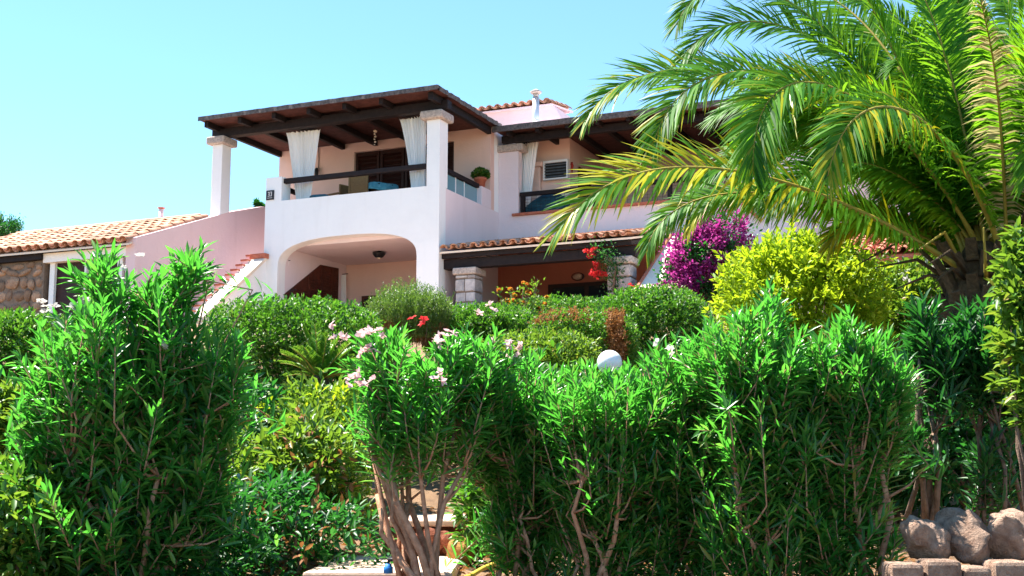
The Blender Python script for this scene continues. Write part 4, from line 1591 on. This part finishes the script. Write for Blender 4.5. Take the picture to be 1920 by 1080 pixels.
px_frond([(1850, 520, 13.9), (1620, 340, 14.2), (1330, 300, 14.2), (1292, 432, 14.2)], seed=11, ll=0.32, vee=0.2, droop=0.5, n=90, yellow=0.9)
px_frond([(1850, 520, 13.6), (1720, 400, 13.9), (1590, 370, 14.0), (1555, 462, 14.0)], seed=12, ll=0.40, vee=0.2, droop=0.5, n=70, yellow=0.85)
px_frond([(1860, 500, 13.0), (1790, 260, 14.2), (1640, 200, 15.2), (1500, 330, 15.6)], seed=14, ll=0.58, droop=0.6, n=92)
px_frond([(1860, 500, 13.0), (1900, 300, 12.6), (1960, 180, 12.2), (2060, 330, 11.8)], seed=15, ll=0.55, droop=0.6, n=88)
px_frond([(1860, 500, 13.0), (1870, 200, 13.6), (1830, 20, 14.0), (1730, -60, 14.2)], seed=16, ll=0.6, droop=0.5, n=92)
px_frond([(1860, 500, 13.1), (1800, 150, 14.0), (1700, 40, 14.6), (1560, 60, 15.2)], seed=17, ll=0.6, droop=0.5, n=92)
px_frond([(1860, 500, 13.0), (1920, 200, 13.4), (1930, 30, 13.8), (1890, -120, 14.0)], seed=18, ll=0.6, droop=0.5, n=92)
px_frond([(1860, 500, 13.2), (1980, 340, 13.8), (2060, 260, 14.2), (2180, 380, 14.6)], seed=20, ll=0.55, droop=0.6, n=84)
for i in range(40):
    rr = np.random.default_rng(200 + i)
    a = rr.uniform(0, 2 * math.pi)
    reach = rr.uniform(1.0, 2.7)
    h = rr.uniform(0.9, 3.0)
    if math.cos(a) < -0.5 and i % 2:
        a += math.pi * 0.5
    if math.sin(a) < -0.2 and math.cos(a) < 0.5:
        a = -a
    if math.cos(a) < 0.25:
        h = max(h, 1.9)
    d = RIGHT * math.cos(a) + AHEAD * math.sin(a)
    p0 = heart + d * 0.15
    p3 = heart + d * reach + ZUP * (h * 0.7)
    frond([p0, p0 + d * reach * 0.15 + ZUP * h * 0.55, p0 + d * reach * 0.55 + ZUP * h * 1.05, p3], 300 + i, ll=0.68, droop=0.55, n=80, yellow=0.03 if i % 4 else 0.12, twist=rr.uniform(-0.6, 0.6))
for i, (x1, y1, x2, y2, x3, y3, dd) in enumerate(((1700, 250, 1480, 190, 1330, 330, 13.9), (1720, 300, 1560, 240, 1450, 380, 13.0), (1740, 200, 1620, 90, 1480, 180, 14.5),
                                                 (1700, 60, 1560, -60, 1420, -20, 14.8), (1790, 120, 1740, -60, 1640, -120, 13.2), (1790, 240, 1700, 150, 1600, 240, 14.0), (1820, 180, 1760, 60, 1680, 120, 13.6),
                                                 (1960, 300, 1990, 150, 1930, 330, 12.0), (1640, 260, 1480, 110, 1340, 220, 14.6), (1740, 260, 1600, 160, 1460, 260, 13.4))):
    px_frond([(1855, 500, 13.0), (x1, y1, (13 + dd) / 2), (x2, y2, dd), (x3, y3, dd)], seed=240 + i, ll=0.55, droop=0.55, n=84, vee=0.3)
for i, (x1, y1, x2, y2, x3, y3, dd) in enumerate(((1790, 380, 1720, 300, 1650, 390, 14.6), (1830, 350, 1790, 230, 1720, 330, 14.4), (1880, 340, 1900, 230, 1960, 360, 14.2), (1870, 380, 1840, 280, 1780, 400, 14.8),
                                                 (1900, 400, 1950, 330, 2010, 450, 13.6), (1840, 300, 1800, 160, 1730, 240, 14.6), (1880, 280, 1890, 120, 1860, 60, 14.2), (1860, 230, 1840, 20, 1760, -40, 14.0), (1900, 240, 1960, 40, 1990, -60, 13.4), (1830, 160, 1790, -40, 1700, -60, 13.6), (1890, 160, 1920, -20, 1860, -100, 13.8), (1800, 200, 1720, 0, 1600, 0, 13.4), (1910, 300, 1980, 150, 2040, 180, 13.8))):
    px_frond([(1855, 490, 13.2), (x1, y1, (13.2 + dd) / 2), (x2, y2, dd), (x3, y3, dd)], seed=270 + i, ll=0.5, droop=0.6, n=70, vee=0.3)
# dry fruit stalks and stubs round the heart
for i in range(26):
    rr = np.random.default_rng(400 + i)
    a = rr.uniform(0, 2 * math.pi)
    d = RIGHT * math.cos(a) + AHEAD * math.sin(a)
    p0 = heart + d * 0.25 - ZUP * 0.2
    mb = MB()
    ln = rr.uniform(0.5, 1.1)
    mb.tube([p0, p0 + d * ln * 0.5 + ZUP * ln * rr.uniform(0.1, 0.6), p0 + d * ln + ZUP * ln * rr.uniform(-0.1, 0.7)], [0.03, 0.02, 0.006], 5)
    mb.build('dry_stalk', 'palm_stalk' if i % 2 else 'palm_trunk', palm, fix=False)

# ------------------------------------------------------------------ oleanders along the front
def R3(rx, ry, D):
    return np.array([rx * D / F_PX, rx * D / F_PX, ry * D / F_PX])


def fl(px, py, D, fm='pink_petal', n=7, size=0.038, rad=0.045):
    return (at(px, py, D), rad, max(2, int(n * 0.9)), size, fm)


D = 8.0
oleander('tall oleander with pale blossoms at the left front of the garden', spot(285, D),
         [(at(240, 655, D), R3(180, 130, D), 84), (at(352, 490, D), R3(48, 42, D), 10), (at(190, 505, D), R3(58, 42, D), 10), (at(275, 540, D), R3(70, 50, D), 12), (at(105, 680, D), R3(80, 95, D), 24), (at(425, 690, D), R3(60, 80, D), 16),
          (at(230, 790, D), R3(160, 90, D), 60), (at(330, 690, D), R3(110, 110, D), 44), (at(110, 800, D), R3(90, 90, D), 30), (at(370, 880, D), R3(80, 110, D), 34), (at(190, 950, D), R3(190, 100, D), 64)], 1, stems=11, leaf=(0.155, 0.0255), whorls=12, sh_len=0.44,
         flowers=[fl(237, 480, 7.9, 'white_petal', 3), fl(150, 575, 7.8, 'white_petal', 5), fl(95, 585, 7.8, 'white_petal', 5), fl(315, 640, 7.7, 'white_petal', 2)])
D = 8.3
oleander('oleander with bare branching stems and pink blossoms in front of the steps', spot(800, 8.0),
         [(at(800, 700, D), R3(165, 90, D), 66), (at(715, 680, D), R3(65, 70, D), 16), (at(905, 690, D), R3(90, 85, D), 26), (at(800, 780, D), R3(165, 50, D), 34)], 2, stems=13, leaf=(0.135, 0.021), whorls=14, node_f=0.62, sh_len=0.36, stem_r=0.019, spread0=0.10,
         flowers=[fl(700, 622, 8.1, n=9), fl(668, 716, 7.9, n=10), fl(640, 630, 8.2, n=5), fl(690, 655, 8.1, n=6), fl(835, 632, 8.1, n=8), fl(825, 702, 7.8, n=4), fl(790, 598, 8.2, 'red_petal', 4), fl(912, 575, 8.4, n=4)])
OL = dict(leaf=(0.13, 0.020), whorls=15)
oleander('oleander with a large pale pink blossom between the steps and globe lamp', spot(985, 8.5),
         [(at(985, 735, 8.6), R3(125, 80, 8.6), 76), (at(925, 760, 8.5), R3(60, 90, 8.5), 26), (at(945, 900, 8.6), R3(65, 100, 8.6), 26), (at(1000, 850, 8.6), R3(115, 100, 8.6), 74), (at(1000, 1000, 8.6), R3(105, 80, 8.6), 22)], 3, stems=7,
         flowers=[fl(948, 655, 8.3, n=14, rad=0.06), fl(930, 668, 8.3, n=6)], **OL)
oleander('oleander directly in front of the white globe lamp', spot(1130, 8.2),
         [(at(1130, 765, 8.3), R3(145, 80, 8.3), 104), (at(1130, 880, 8.3), R3(135, 100, 8.3), 84), (at(1140, 1010, 8.3), R3(115, 75, 8.3), 26)], 4, stems=7, **OL)
oleander('oleander with one cream bud right of the globe lamp', spot(1275, 8.4),
         [(at(1275, 730, 8.4), R3(130, 95, 8.4), 96), (at(1330, 660, 8.3), R3(60, 60, 8.3), 22), (at(1275, 860, 8.4), R3(130, 110, 8.4), 84), (at(1275, 1000, 8.4), R3(115, 80, 8.4), 28)], 5, stems=7,
         flowers=[fl(1255, 655, 8.2, 'white_petal', 4), fl(1330, 690, 8.2, 'white_petal', 2)], **OL)
D = 8.0
oleander('tallest oleander in front of the yellow-green dome shrub', spot(1425, D),
         [(at(1415, 690, D), R3(140, 105, D), 104), (at(1425, 585, D), R3(60, 70, D), 16), (at(1410, 820, D), R3(130, 100, D), 56), (at(1430, 980, D), R3(130, 90, D), 38)], 6, stems=8, leaf=(0.145, 0.0215), sh_len=0.44, whorls=14)
oleander('oleander at the right end of the hedge before the dark stems', spot(1590, D),
         [(at(1590, 710, D), R3(125, 90, D), 100), (at(1590, 640, D), R3(85, 55, D), 24), (at(1570, 830, D), R3(125, 100, D), 56), (at(1570, 980, D), R3(120, 90, D), 38)], 7, stems=8, leaf=(0.14, 0.021), sh_len=0.42, whorls=14)
D = 9.2  # palm shade is put into the leaf and bark colours of these two
oleander('oleander coloured as if shaded with bare forked stems above the boulders', np.array([*at(1735, 940, D)[:2], 1.38]),
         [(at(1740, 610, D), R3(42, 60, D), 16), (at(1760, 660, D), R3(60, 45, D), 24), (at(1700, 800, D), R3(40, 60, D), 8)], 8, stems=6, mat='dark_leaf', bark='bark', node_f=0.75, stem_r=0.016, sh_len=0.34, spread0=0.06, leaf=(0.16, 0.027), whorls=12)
oleander('oleander coloured as if shaded below the palm trunk at the right', np.array([*at(1850, 940, D)[:2], 1.38]),
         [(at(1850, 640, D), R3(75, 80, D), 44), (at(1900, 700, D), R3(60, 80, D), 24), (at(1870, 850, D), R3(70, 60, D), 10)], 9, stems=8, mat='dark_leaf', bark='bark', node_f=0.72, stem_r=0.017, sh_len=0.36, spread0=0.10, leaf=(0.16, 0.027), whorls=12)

# ------------------------------------------------------------------ shrubs and hedges
HG = 'clipped hedges in the garden'
shrub('shrub', 'bright yellow-green shrub at the right edge of the picture', 'shrub', 1935, 7.2, 440, 800, 66, 'pittosporum_leaf', 31, leaf=(0.085, 0.032), n=420, per=8, zmin=-1, up=0.8, shell=0.6)
shrub('shrub', 'leafy shrub with shade in its leaf colour at the foot of the tall left oleander', 'shrub', 290, 8.6, 885, 1150, 190, 'dark_leaf', 32, leaf=(0.095, 0.026), n=620, per=9, zmin=-0.8, amp=0.4, shell=0.7)  # leaves coloured darker to stand for shade
shrub('shrub', 'glossy green shrub in the lower left corner', 'shrub', 50, 7.9, 865, 1140, 120, 'pittosporum_leaf', 33, leaf=(0.09, 0.034), n=560, per=8, amp=0.35, mixmat='hedge_leaf', mixfrac=0.5, shell=0.6)
shrub('shrub', 'small yellowing shrub at the left edge beside the oleander', 'shrub', 25, 10.5, 725, 900, 75, 'pittosporum_leaf', 34, leaf=(0.085, 0.034), n=620, per=7, shell=0.5)
shrub('hedge', 'clipped hedge at the left edge below the stone wall', 'hedge', 20, 16.0, 590, 800, 130, 'hedge_leaf', 35, fill=1000, leaf=(0.075, 0.036), n=2200, per=7, power=3.2, amp=0.14)
shrub('hedge', 'long clipped dark green hedge below the arched loggia', 'hedge', 560, 20.0, 568, 800, 165, 'hedge_leaf', 36, fill=2200, leaf=(0.080, 0.040), n=3800, per=7, depth=1.3, power=4, amp=0.12, group=HG)
shrub('shrub', 'sunlit shrub with yellow-tipped leaves left of the pink oleander', 'shrub', 620, 12.2, 752, 900, 120, 'pittosporum_leaf', 37, leaf=(0.095, 0.036), n=900, per=8, amp=0.35, mixmat='yellow_leaf', mixfrac=0.12, shell=0.5)
shrub('shrub', 'loose shrub with brownish leaves behind the step slab', 'shrub', 560, 10.3, 780, 1040, 130, 'pittosporum_leaf', 38, leaf=(0.095, 0.034), n=800, per=7, amp=0.4, mixmat='dry_leaf', mixfrac=0.10, shell=0.65)
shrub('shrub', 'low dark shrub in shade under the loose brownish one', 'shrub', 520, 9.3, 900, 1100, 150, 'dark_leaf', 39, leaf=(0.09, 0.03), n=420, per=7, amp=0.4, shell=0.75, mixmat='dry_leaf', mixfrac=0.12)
shrub('hedge', 'clipped green hedge left of the lantana below the portico', 'hedge', 905, 24.0, 578, 690, 110, 'hedge_leaf', 40, fill=1200, leaf=(0.075, 0.038), n=2400, per=7, depth=1.0, power=3, amp=0.14, group=HG)
shrub('hedge', 'clipped hedge with a dry reddish-brown patch behind the globe lamp', 'hedge', 1090, 22.0, 586, 740, 100, 'hedge_leaf', 41, fill=1500, leaf=(0.065, 0.032), n=3000, per=7, depth=0.9, power=4, amp=0.08,
      mixmat='dry_leaf', mixwhere=lambda o, r: ((o[:, 0] > 0.42) & (o[:, 0] < 0.80)) | ((o[:, 2] > 0.62) & (o[:, 0] < 0.2) & (r.uniform(0, 1, len(o)) < 0.5)), group=HG)
shrub('hedge', 'rounded clipped hedge left of the bougainvillea', 'hedge', 1225, 24.0, 542, 740, 108, 'hedge_leaf', 42, fill=1600, leaf=(0.080, 0.040), n=2800, per=7, depth=1.1, power=3, amp=0.14, group=HG)
shrub('hedge', 'low light-green hedge behind the middle oleanders', 'hedge', 1010, 18.0, 628, 760, 110, 'pittosporum_leaf', 43, fill=800, leaf=(0.075, 0.034), n=1700, per=7, depth=0.9, power=3, amp=0.18, group=HG)
shrub('hedge', 'green hedge directly in front of the portico window', 'hedge', 1060, 27.0, 562, 680, 150, 'hedge_leaf', 44, fill=1200, leaf=(0.075, 0.038), n=2600, per=7, depth=0.9, power=3, amp=0.14, group=HG)
shrub('shrub', 'large domed yellow-green shrub in the sun right of the bougainvillea', 'shrub', 1505, 16.0, 442, 740, 130, 'yellow_leaf', 45, fill=500, leaf=(0.105, 0.042), n=1500, per=10, amp=0.5, up=0.8, spread=0.7, shell=0.4)
shrub('shrub', 'fresh green lantana shrub with white flower heads left of the palm trunk', 'shrub', 1730, 17.0, 490, 700, 125, 'pittosporum_leaf', 46, fill=600, leaf=(0.085, 0.048), n=1700, per=7, amp=0.3,
      mixmat='white_petal', mixwhere=lambda o, r: (o[:, 2] > 0.45) & (r.uniform(0, 1, len(o)) < 0.09))
shrub('bougainvillea', 'purple bougainvillea in full bloom beside the outer stair', 'bougainvillea', 1326, 26.0, 420, 590, 70, 'dark_leaf', 47, fill=500, leaf=(0.095, 0.06), n=1500, per=6, amp=0.6,
      mixmat='bougainvillea_bract', mixwhere=lambda o, r: (np.sin(o[:, 0] * 6 + 2.5 * o[:, 2]) + np.sin(o[:, 2] * 7 - 1.0 + 3 * o[:, 1]) + r.normal(size=len(o)) * 0.35) > -0.55, clump=1.4)
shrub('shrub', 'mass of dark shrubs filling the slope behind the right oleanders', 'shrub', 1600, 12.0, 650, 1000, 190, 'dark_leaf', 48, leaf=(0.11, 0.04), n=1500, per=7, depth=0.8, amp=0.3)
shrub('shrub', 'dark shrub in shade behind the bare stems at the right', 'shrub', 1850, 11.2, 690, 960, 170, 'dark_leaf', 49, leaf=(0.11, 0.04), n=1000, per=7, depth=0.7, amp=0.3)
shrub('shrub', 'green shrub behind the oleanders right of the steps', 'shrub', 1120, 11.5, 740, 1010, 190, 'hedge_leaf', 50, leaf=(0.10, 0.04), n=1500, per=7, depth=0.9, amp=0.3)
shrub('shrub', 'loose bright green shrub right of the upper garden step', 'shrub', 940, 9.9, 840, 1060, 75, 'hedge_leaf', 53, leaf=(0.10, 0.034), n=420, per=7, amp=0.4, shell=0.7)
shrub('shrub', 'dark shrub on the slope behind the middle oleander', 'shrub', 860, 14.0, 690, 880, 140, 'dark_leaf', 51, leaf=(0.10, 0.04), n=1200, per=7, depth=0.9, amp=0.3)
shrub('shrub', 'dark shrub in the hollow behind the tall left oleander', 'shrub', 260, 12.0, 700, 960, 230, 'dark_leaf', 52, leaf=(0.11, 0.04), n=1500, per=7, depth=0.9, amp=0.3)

# rosemary: upright needle shoots
r = np.random.default_rng(60)
c = at(768, 590, 23.0)
t = thing('rosemary_bush', 'rounded rosemary bush with upright needles and dry brown base below the column', 'rosemary', (c[0], c[1], float(ground_z(c[0], c[1]))))
rx, rz = 74 * 23 / F_PX, 0.95
n = 900
a = r.uniform(0, 2 * math.pi, n)
q = np.sqrt(r.uniform(0, 1, n))
foot = np.array([c[0], c[1], at(768, 622, 23.0)[2] - 0.25]) + np.stack([q * np.cos(a) * rx * 0.8, q * np.sin(a) * rx * 0.8, np.zeros(n)], 1)
hgt = rz * (1.12 - 0.42 * q ** 2) * r.uniform(0.85, 1.1, n)
lean = np.stack([q * np.cos(a) * 0.32, q * np.sin(a) * 0.32, np.ones(n)], 1) + r.normal(size=(n, 3)) * 0.06
per = 46
tt = r.uniform(0.12, 1.0, (n, per))
P = foot[:, None] + lean[:, None] * (hgt[:, None] * tt)[..., None]
Dv = lean[:, None] + r.normal(size=(n, per, 3)) * 0.65
low = (tt < 0.48) & ((np.sin(a * 2.0)[:, None] + r.normal(size=(n, per)) * 0.4) > -0.3)
for nm, mk, s in (('foliage', 'rosemary_leaf', ~low), ('dry_foliage', 'dry_leaf', low)):
    V, Fc = leaf_small(P[s], Dv[s], 0.06, 0.014, r)
    o = link(nm, mesh_np(nm, V, Fc), mk, t)
    o['kind'] = 'stuff'
mb = MB()
for i in range(60):
    mb.tube([foot[i], foot[i] + lean[i] * hgt[i] * 0.8], [0.010, 0.004], 4)
mb.build('branches', 'bark', t, fix=False)


# lantana with orange heads above the hedge
def lantana(label, px, py0, py1, D, n, seed, spread):
    r = np.random.default_rng(seed)
    b = at(px, py1, D)
    t = thing('lantana', label, 'lantana', (b[0], b[1], float(ground_z(b[0], b[1]))), 'orange lantanas above the hedge')
    mb = MB()
    P, Dv = [], []
    for i in range(n):
        tip = at(px + r.uniform(-spread, spread), py0 + r.uniform(0, 0.6) * (py1 - py0), D + r.uniform(-0.2, 0.2))
        root = np.array([b[0] + r.normal() * 0.1, b[1] + r.normal() * 0.1, b[2] - 0.9])
        m_ = root * 0.4 + tip * 0.6
        mb.tube([root, m_, tip], [0.012, 0.008, 0.004], 5)
        for k in range(46):
            s = r.uniform(0.3, 1.0)
            p = root * (1 - s) + tip * s
            P.append(p + r.normal(size=3) * 0.05)
            Dv.append(r.normal(size=3) + ZUP * 0.4)
        if r.uniform() < 0.75:
            V, Fc = flower_mesh(r, tip, 0.012, 9, 0.045)
            link('flower_head', mesh_np('flower_head', V, Fc), 'orange_petal', t)
    V, Fc = leaf_small(np.array(P), np.array(Dv), 0.085, 0.05, r)
    o = link('foliage', mesh_np('foliage', V, Fc), 'pittosporum_leaf', t)
    o['kind'] = 'stuff'
    mb.build('stems', 'bark', t, fix=False)


lantana('tall orange lantana rising above the hedge before the portico', 968, 522, 620, 24.5, 20, 61, 45)
lantana('small orange lantana sprig right of the tall one', 1022, 540, 600, 24.5, 5, 62, 10)

# vine with red bracts on the right portico pillar
r = np.random.default_rng(63)
vb = onY(1160, 560, 32.75)
t = thing('climbing_vine', 'climbing vine with red flowers on the right portico pillar', 'vine', (vb[0], vb[1], ZG))
P, Dv = [], []
mb = MB()
path = [onY(1160, 590, 32.8), onY(1150, 540, 32.78), onY(1155, 500, 32.75), onY(1140, 480, 32.6), onY(1118, 470, 32.5)]
mb.tube(path, [0.03, 0.028, 0.025, 0.018, 0.01], 6)
mb.build('stem', 'bark', t, fix=False)
for i in range(900):
    s = r.uniform(0, 3.99)
    k = int(s)
    p = path[k] + (path[k + 1] - path[k]) * (s - k) + r.normal(size=3) * np.array([0.17, 0.08, 0.17])
    P.append(p)
    Dv.append(r.normal(size=3) + np.array([0, -0.5, 0.2]))
V, Fc = leaf_small(np.array(P), np.array(Dv), 0.075, 0.045, r)
o = link('foliage', mesh_np('foliage', V, Fc), 'dark_leaf', t)
o['kind'] = 'stuff'
for (px, py) in ((1105, 470), (1114, 468), (1107, 480), (1118, 498), (1110, 512), (1120, 514), (1128, 512), (1185, 538), (1195, 545)):
    blossoms(t, r, onY(px, py, 32.55), 0.06, 9, 0.07, 'red_petal', np.array([0, -1, 0.3]))

# sago palm
c = at(600, 712, 14.0)
t = thing('sago_palm', 'small sago palm with stiff radiating leaves in front of the dark hedge', 'sago palm', (c[0], c[1], float(ground_z(c[0], c[1]))))
mb = MB()
mb.lathe([(0.14, -0.7), (0.15, -0.1), (0.06, 0.05)], c, 10)
mb.build('trunk', 'palm_trunk', t)
r = np.random.default_rng(64)
for i in range(26):
    a = 2 * math.pi * i / 26 + r.uniform(-0.1, 0.1)
    el = r.uniform(0.35, 1.25)
    d = RIGHT * math.cos(a) + AHEAD * math.sin(a)
    L = r.uniform(0.5, 0.72)
    path = [c + (d * math.cos(el) * s + ZUP * (math.sin(el) * s - 0.35 * s * s * math.cos(el))) * L for s in np.linspace(0, 1, 9)]
    mb = MB()
    mb.tube(path, [0.008] * 5 + [0.005] * 4, 4)
    fr = mb.build('frond', 'palm_stalk', t, fix=False)
    path = np.array(path)
    ts = np.repeat(np.linspace(0.12, 1, 42), 2)
    sd = np.tile([1, -1], 42)
    P = np.stack([np.interp(ts, np.linspace(0, 1, 9), path[:, k]) for k in range(3)], 1)
    T = unit(path[8] - path[0])
    B = unit(np.cross(T, ZUP))
    N = np.cross(B, T)
    Dv = T * 0.55 + B * sd[:, None] * 0.8 + N * 0.35
    V, Fc = leaf_small(P, Dv, 0.13 * np.interp(ts, [0, 0.3, 1], [0.6, 1, 0.45]), 0.022, r)
    o = link('leaflets', mesh_np('leaflets', V, Fc), 'sago_leaflet', fr)
    o['kind'] = 'stuff'

# distant trees behind the left house
def far_tree(label, px, py, D, w, h, seed):
    r = np.random.default_rng(seed)
    c = at(px, py, D)
    b = np.array([c[0], c[1], 6.4])
    t = thing('distant_tree', label, 'tree', b, 'trees behind the houses')
    mb = MB()
    top = c + ZUP * h * 0.3
    mb.tube([b, (b + top) / 2 + r.normal(size=3) * 0.2, top], [0.16, 0.11, 0.04], 7)
    for k in range(9):
        d = sph(r, 1, -0.1)[0]
        s = b + (top - b) * r.uniform(0.6, 1.0)
        mb.tube([s, s + d * np.array([w, w, h]) * 0.45, c + d * np.array([w, w, h]) * 0.9], [0.05, 0.03, 0.01], 5)
    mb.build('trunk', 'bark', t, fix=False)
    k = 13
    cc = c + r.normal(size=(k, 3)) * np.array([w, w, h]) * 0.55
    P = np.repeat(cc, 300, 0) + r.normal(size=(k * 300, 3)) * np.array([w, w, h]) * 0.2
    V, Fc = leaf_small(P, sph(r, len(P)) + ZUP * 0.3, 0.13, 0.05, r)
    o = link('crown', mesh_np('crown', V, Fc), 'dark_leaf', t)
    o['kind'] = 'stuff'


far_tree('dark green tree behind the left end of the tiled roof', 8, 425, 52, 0.75, 0.75, 71)
far_tree('treetop just left of the terrace number plaque', 488, 392, 50, 0.16, 0.3, 72)

# ------------------------------------------------------------------ steps, stones, lamp, hose
stp = thing('stone_steps', 'garden steps of pale slabs with red rock risers behind the middle oleander', 'steps', spot(730, 9.4))


def cam_box(mb, px0, px1, d0, d1, z0, z1, taper=0.0):
    a0, a1 = (px0 - 960) / F_PX * d0, (px1 - 960) / F_PX * d0
    v = []
    for z in (z0, z1):
        for l, d in ((a0, d0), (a1, d0), (a1 - taper, d1), (a0 + taper, d1)):
            p = RIGHT * l + AHEAD * d
            v.append((p[0], p[1], z))
    return mb.add(v, [(3, 2, 1, 0), (4, 5, 6, 7), (0, 1, 5, 4), (1, 2, 6, 5), (2, 3, 7, 6), (3, 0, 4, 7)])


mb = MB()
cam_box(mb, 575, 850, 8.45, 10.31, 0.75, 1.015)
mb.build('slab', 'paving_slab', stp, 0.02)
mb = MB()
cam_box(mb, 722, 880, 10.32, 12.0, 0.8, 1.235)
mb.build('riser', 'red_rock', stp, 0.02)
mb = MB()
cam_box(mb, 712, 866, 10.26, 12.1, 1.237, 1.29)
mb.build('slab', 'paving_slab', stp, 0.015)
for i in range(9):
    p = at(735 + i * 14, 1012, 10.24)
    o = link('stone', rock_mesh('stone', 0.06 + 0.02 * (i % 3), 0.04, 0.055 + 0.02 * ((i * 7) % 3), 500 + i, 0.3, 2), 'red_rock', stp)
    o.location = Vector((p[0], p[1], 1.09 + 0.05 * (i % 2)))
p = at(868, 1018, 9.9)
o = link('rock', rock_mesh('rock', 0.13, 0.11, 0.13, 520, 0.25, 3), 'ochre_rock')
o.location = (p[0], p[1], 1.07)
tag(o, 'ochre rock at the right end of the upper garden step', 'rock')

# boulders of the bed edge, lower right
kerb = thing('stone_kerb', 'low kerb of brown blocks under the boulders at lower right', 'kerb', spot(1800, 7.3))
D = 7.4
xs = [1655, 1720, 1790, 1845, 1915, 1990]
for i in range(5):
    mb = MB()
    cam_box(mb, xs[i] + 2, xs[i + 1] - 2, D - 0.24, D - 0.02, 0.75, 1.150 + 0.02 * math.sin(i * 2.3))
    mb.build('block', 'boulder', kerb, 0.025)
labels = ['rounded grey-brown boulder at the left end of the bed edge', 'angular boulder second in the row of the bed edge', 'large pale boulder third in the row of the bed edge', 'boulder cut by the right edge of the picture']
for i, (px, py, w, h, sd) in enumerate(((1735, 1010, 46, 50, 81), (1812, 1008, 58, 52, 93), (1902, 1004, 66, 56, 95), (2003, 1000, 60, 56, 88))):
    p = at(px, py, D + 0.14)
    o = link('boulder', rock_mesh('boulder', w * D / F_PX, 0.20, h * D / F_PX, sd, 0.7, 4, 0.22), 'boulder')
    o.location = Vector(p)
    o.rotation_euler = (0, 0.12 * (i - 1), YAW + 0.3 * (i - 1))
    tag(o, labels[i], 'boulder', 'boulders edging the garden bed')

# globe lamp
c = at(1143, 680, 11.0)
gl = thing('globe_lamp', 'white opal globe lamp on a short post among the oleanders', 'garden lamp', (c[0], c[1], float(ground_z(c[0], c[1]))))
mb = MB()
R_ = 0.108
mb.lathe([(max(R_ * math.sin(math.pi * k / 18), 0.004), -R_ * math.cos(math.pi * k / 18)) for k in range(19)], c, 28)
mb.build('globe', 'globe_opal', gl)
mb = MB()
mb.lathe([(0.045, -R_ - 0.02), (0.05, -R_ + 0.015)], c, 14)
mb.lathe([(0.022, -(c[2] - float(ground_z(c[0], c[1]))) - 0.1), (0.022, -R_ - 0.02)], c, 10)
mb.build('post', 'black_metal', gl)

# hose and tap fitting
mb = MB()
pts = [at(x, y, d) for x, y, d in ((780, 1105, 7.9), (840, 1078, 8.15), (880, 1052, 8.6), (905, 1024, 9.2), (930, 1015, 9.6), (960, 1012, 9.9))]
pts = [np.array([p[0], p[1], float(ground_z(p[0], p[1])) + 0.05]) for p in pts]
mb.tube(pts, 0.017, 8)
tag(mb.build('garden_hose', 'yellow_hose', fix=False), 'yellow garden hose lying on the earth right of the steps', 'hose')
c = at(728, 1072, 8.3)
hf = thing('hose_fitting', 'small blue hose fitting standing on the front step slab', 'hose fitting', (c[0], c[1], 1.015))
mb = MB()
mb.lathe([(0.03, 0.0), (0.03, 0.04), (0.02, 0.045), (0.02, 0.06)], (c[0], c[1], 1.017), 12)
mb.build('collar', 'blue_plastic', hf)
mb = MB()
mb.tube([(c[0], c[1], 1.07), (c[0], c[1], 1.10), (c[0] + 0.05 * RIGHT[0], c[1] + 0.05 * RIGHT[1], 1.105), (c[0] + 0.09 * RIGHT[0], c[1] + 0.09 * RIGHT[1], 1.08)], 0.014, 8)
mb.build('spout', 'black_metal', hf)
# pale box at the left edge
p = at(2, 997, 8.4)
mb = MB()
mb.box(p[0] - 0.06, p[0] + 0.025, p[1] - 0.03, p[1] + 0.03, p[2] - 0.45, p[2] + 0.05)
tag(mb.build('marker_post', 'white_paint', None, 0.01), 'small white post half hidden by the shrub at the left edge', 'post')

# dead leaves and gravel on the bare earth round the stems
r = np.random.default_rng(91)
n = 5000
d = r.uniform(7.4, 12.5, n)
l = r.uniform(-3.2, 3.4, n)
P = RIGHT * l[:, None] + AHEAD * d[:, None]
P[:, 2] = ground_z(P[:, 0], P[:, 1]) + 0.02
V, Fc = leaf_small(P, r.normal(size=(n, 3)) * np.array([1, 1, 0.25]), 0.07, 0.025, r)
o = link('leaf_litter', mesh_np('leaf_litter', V, Fc), 'dry_leaf')
tag(o, 'dry brown leaves scattered on the bare earth', 'leaf litter', kind='stuff')
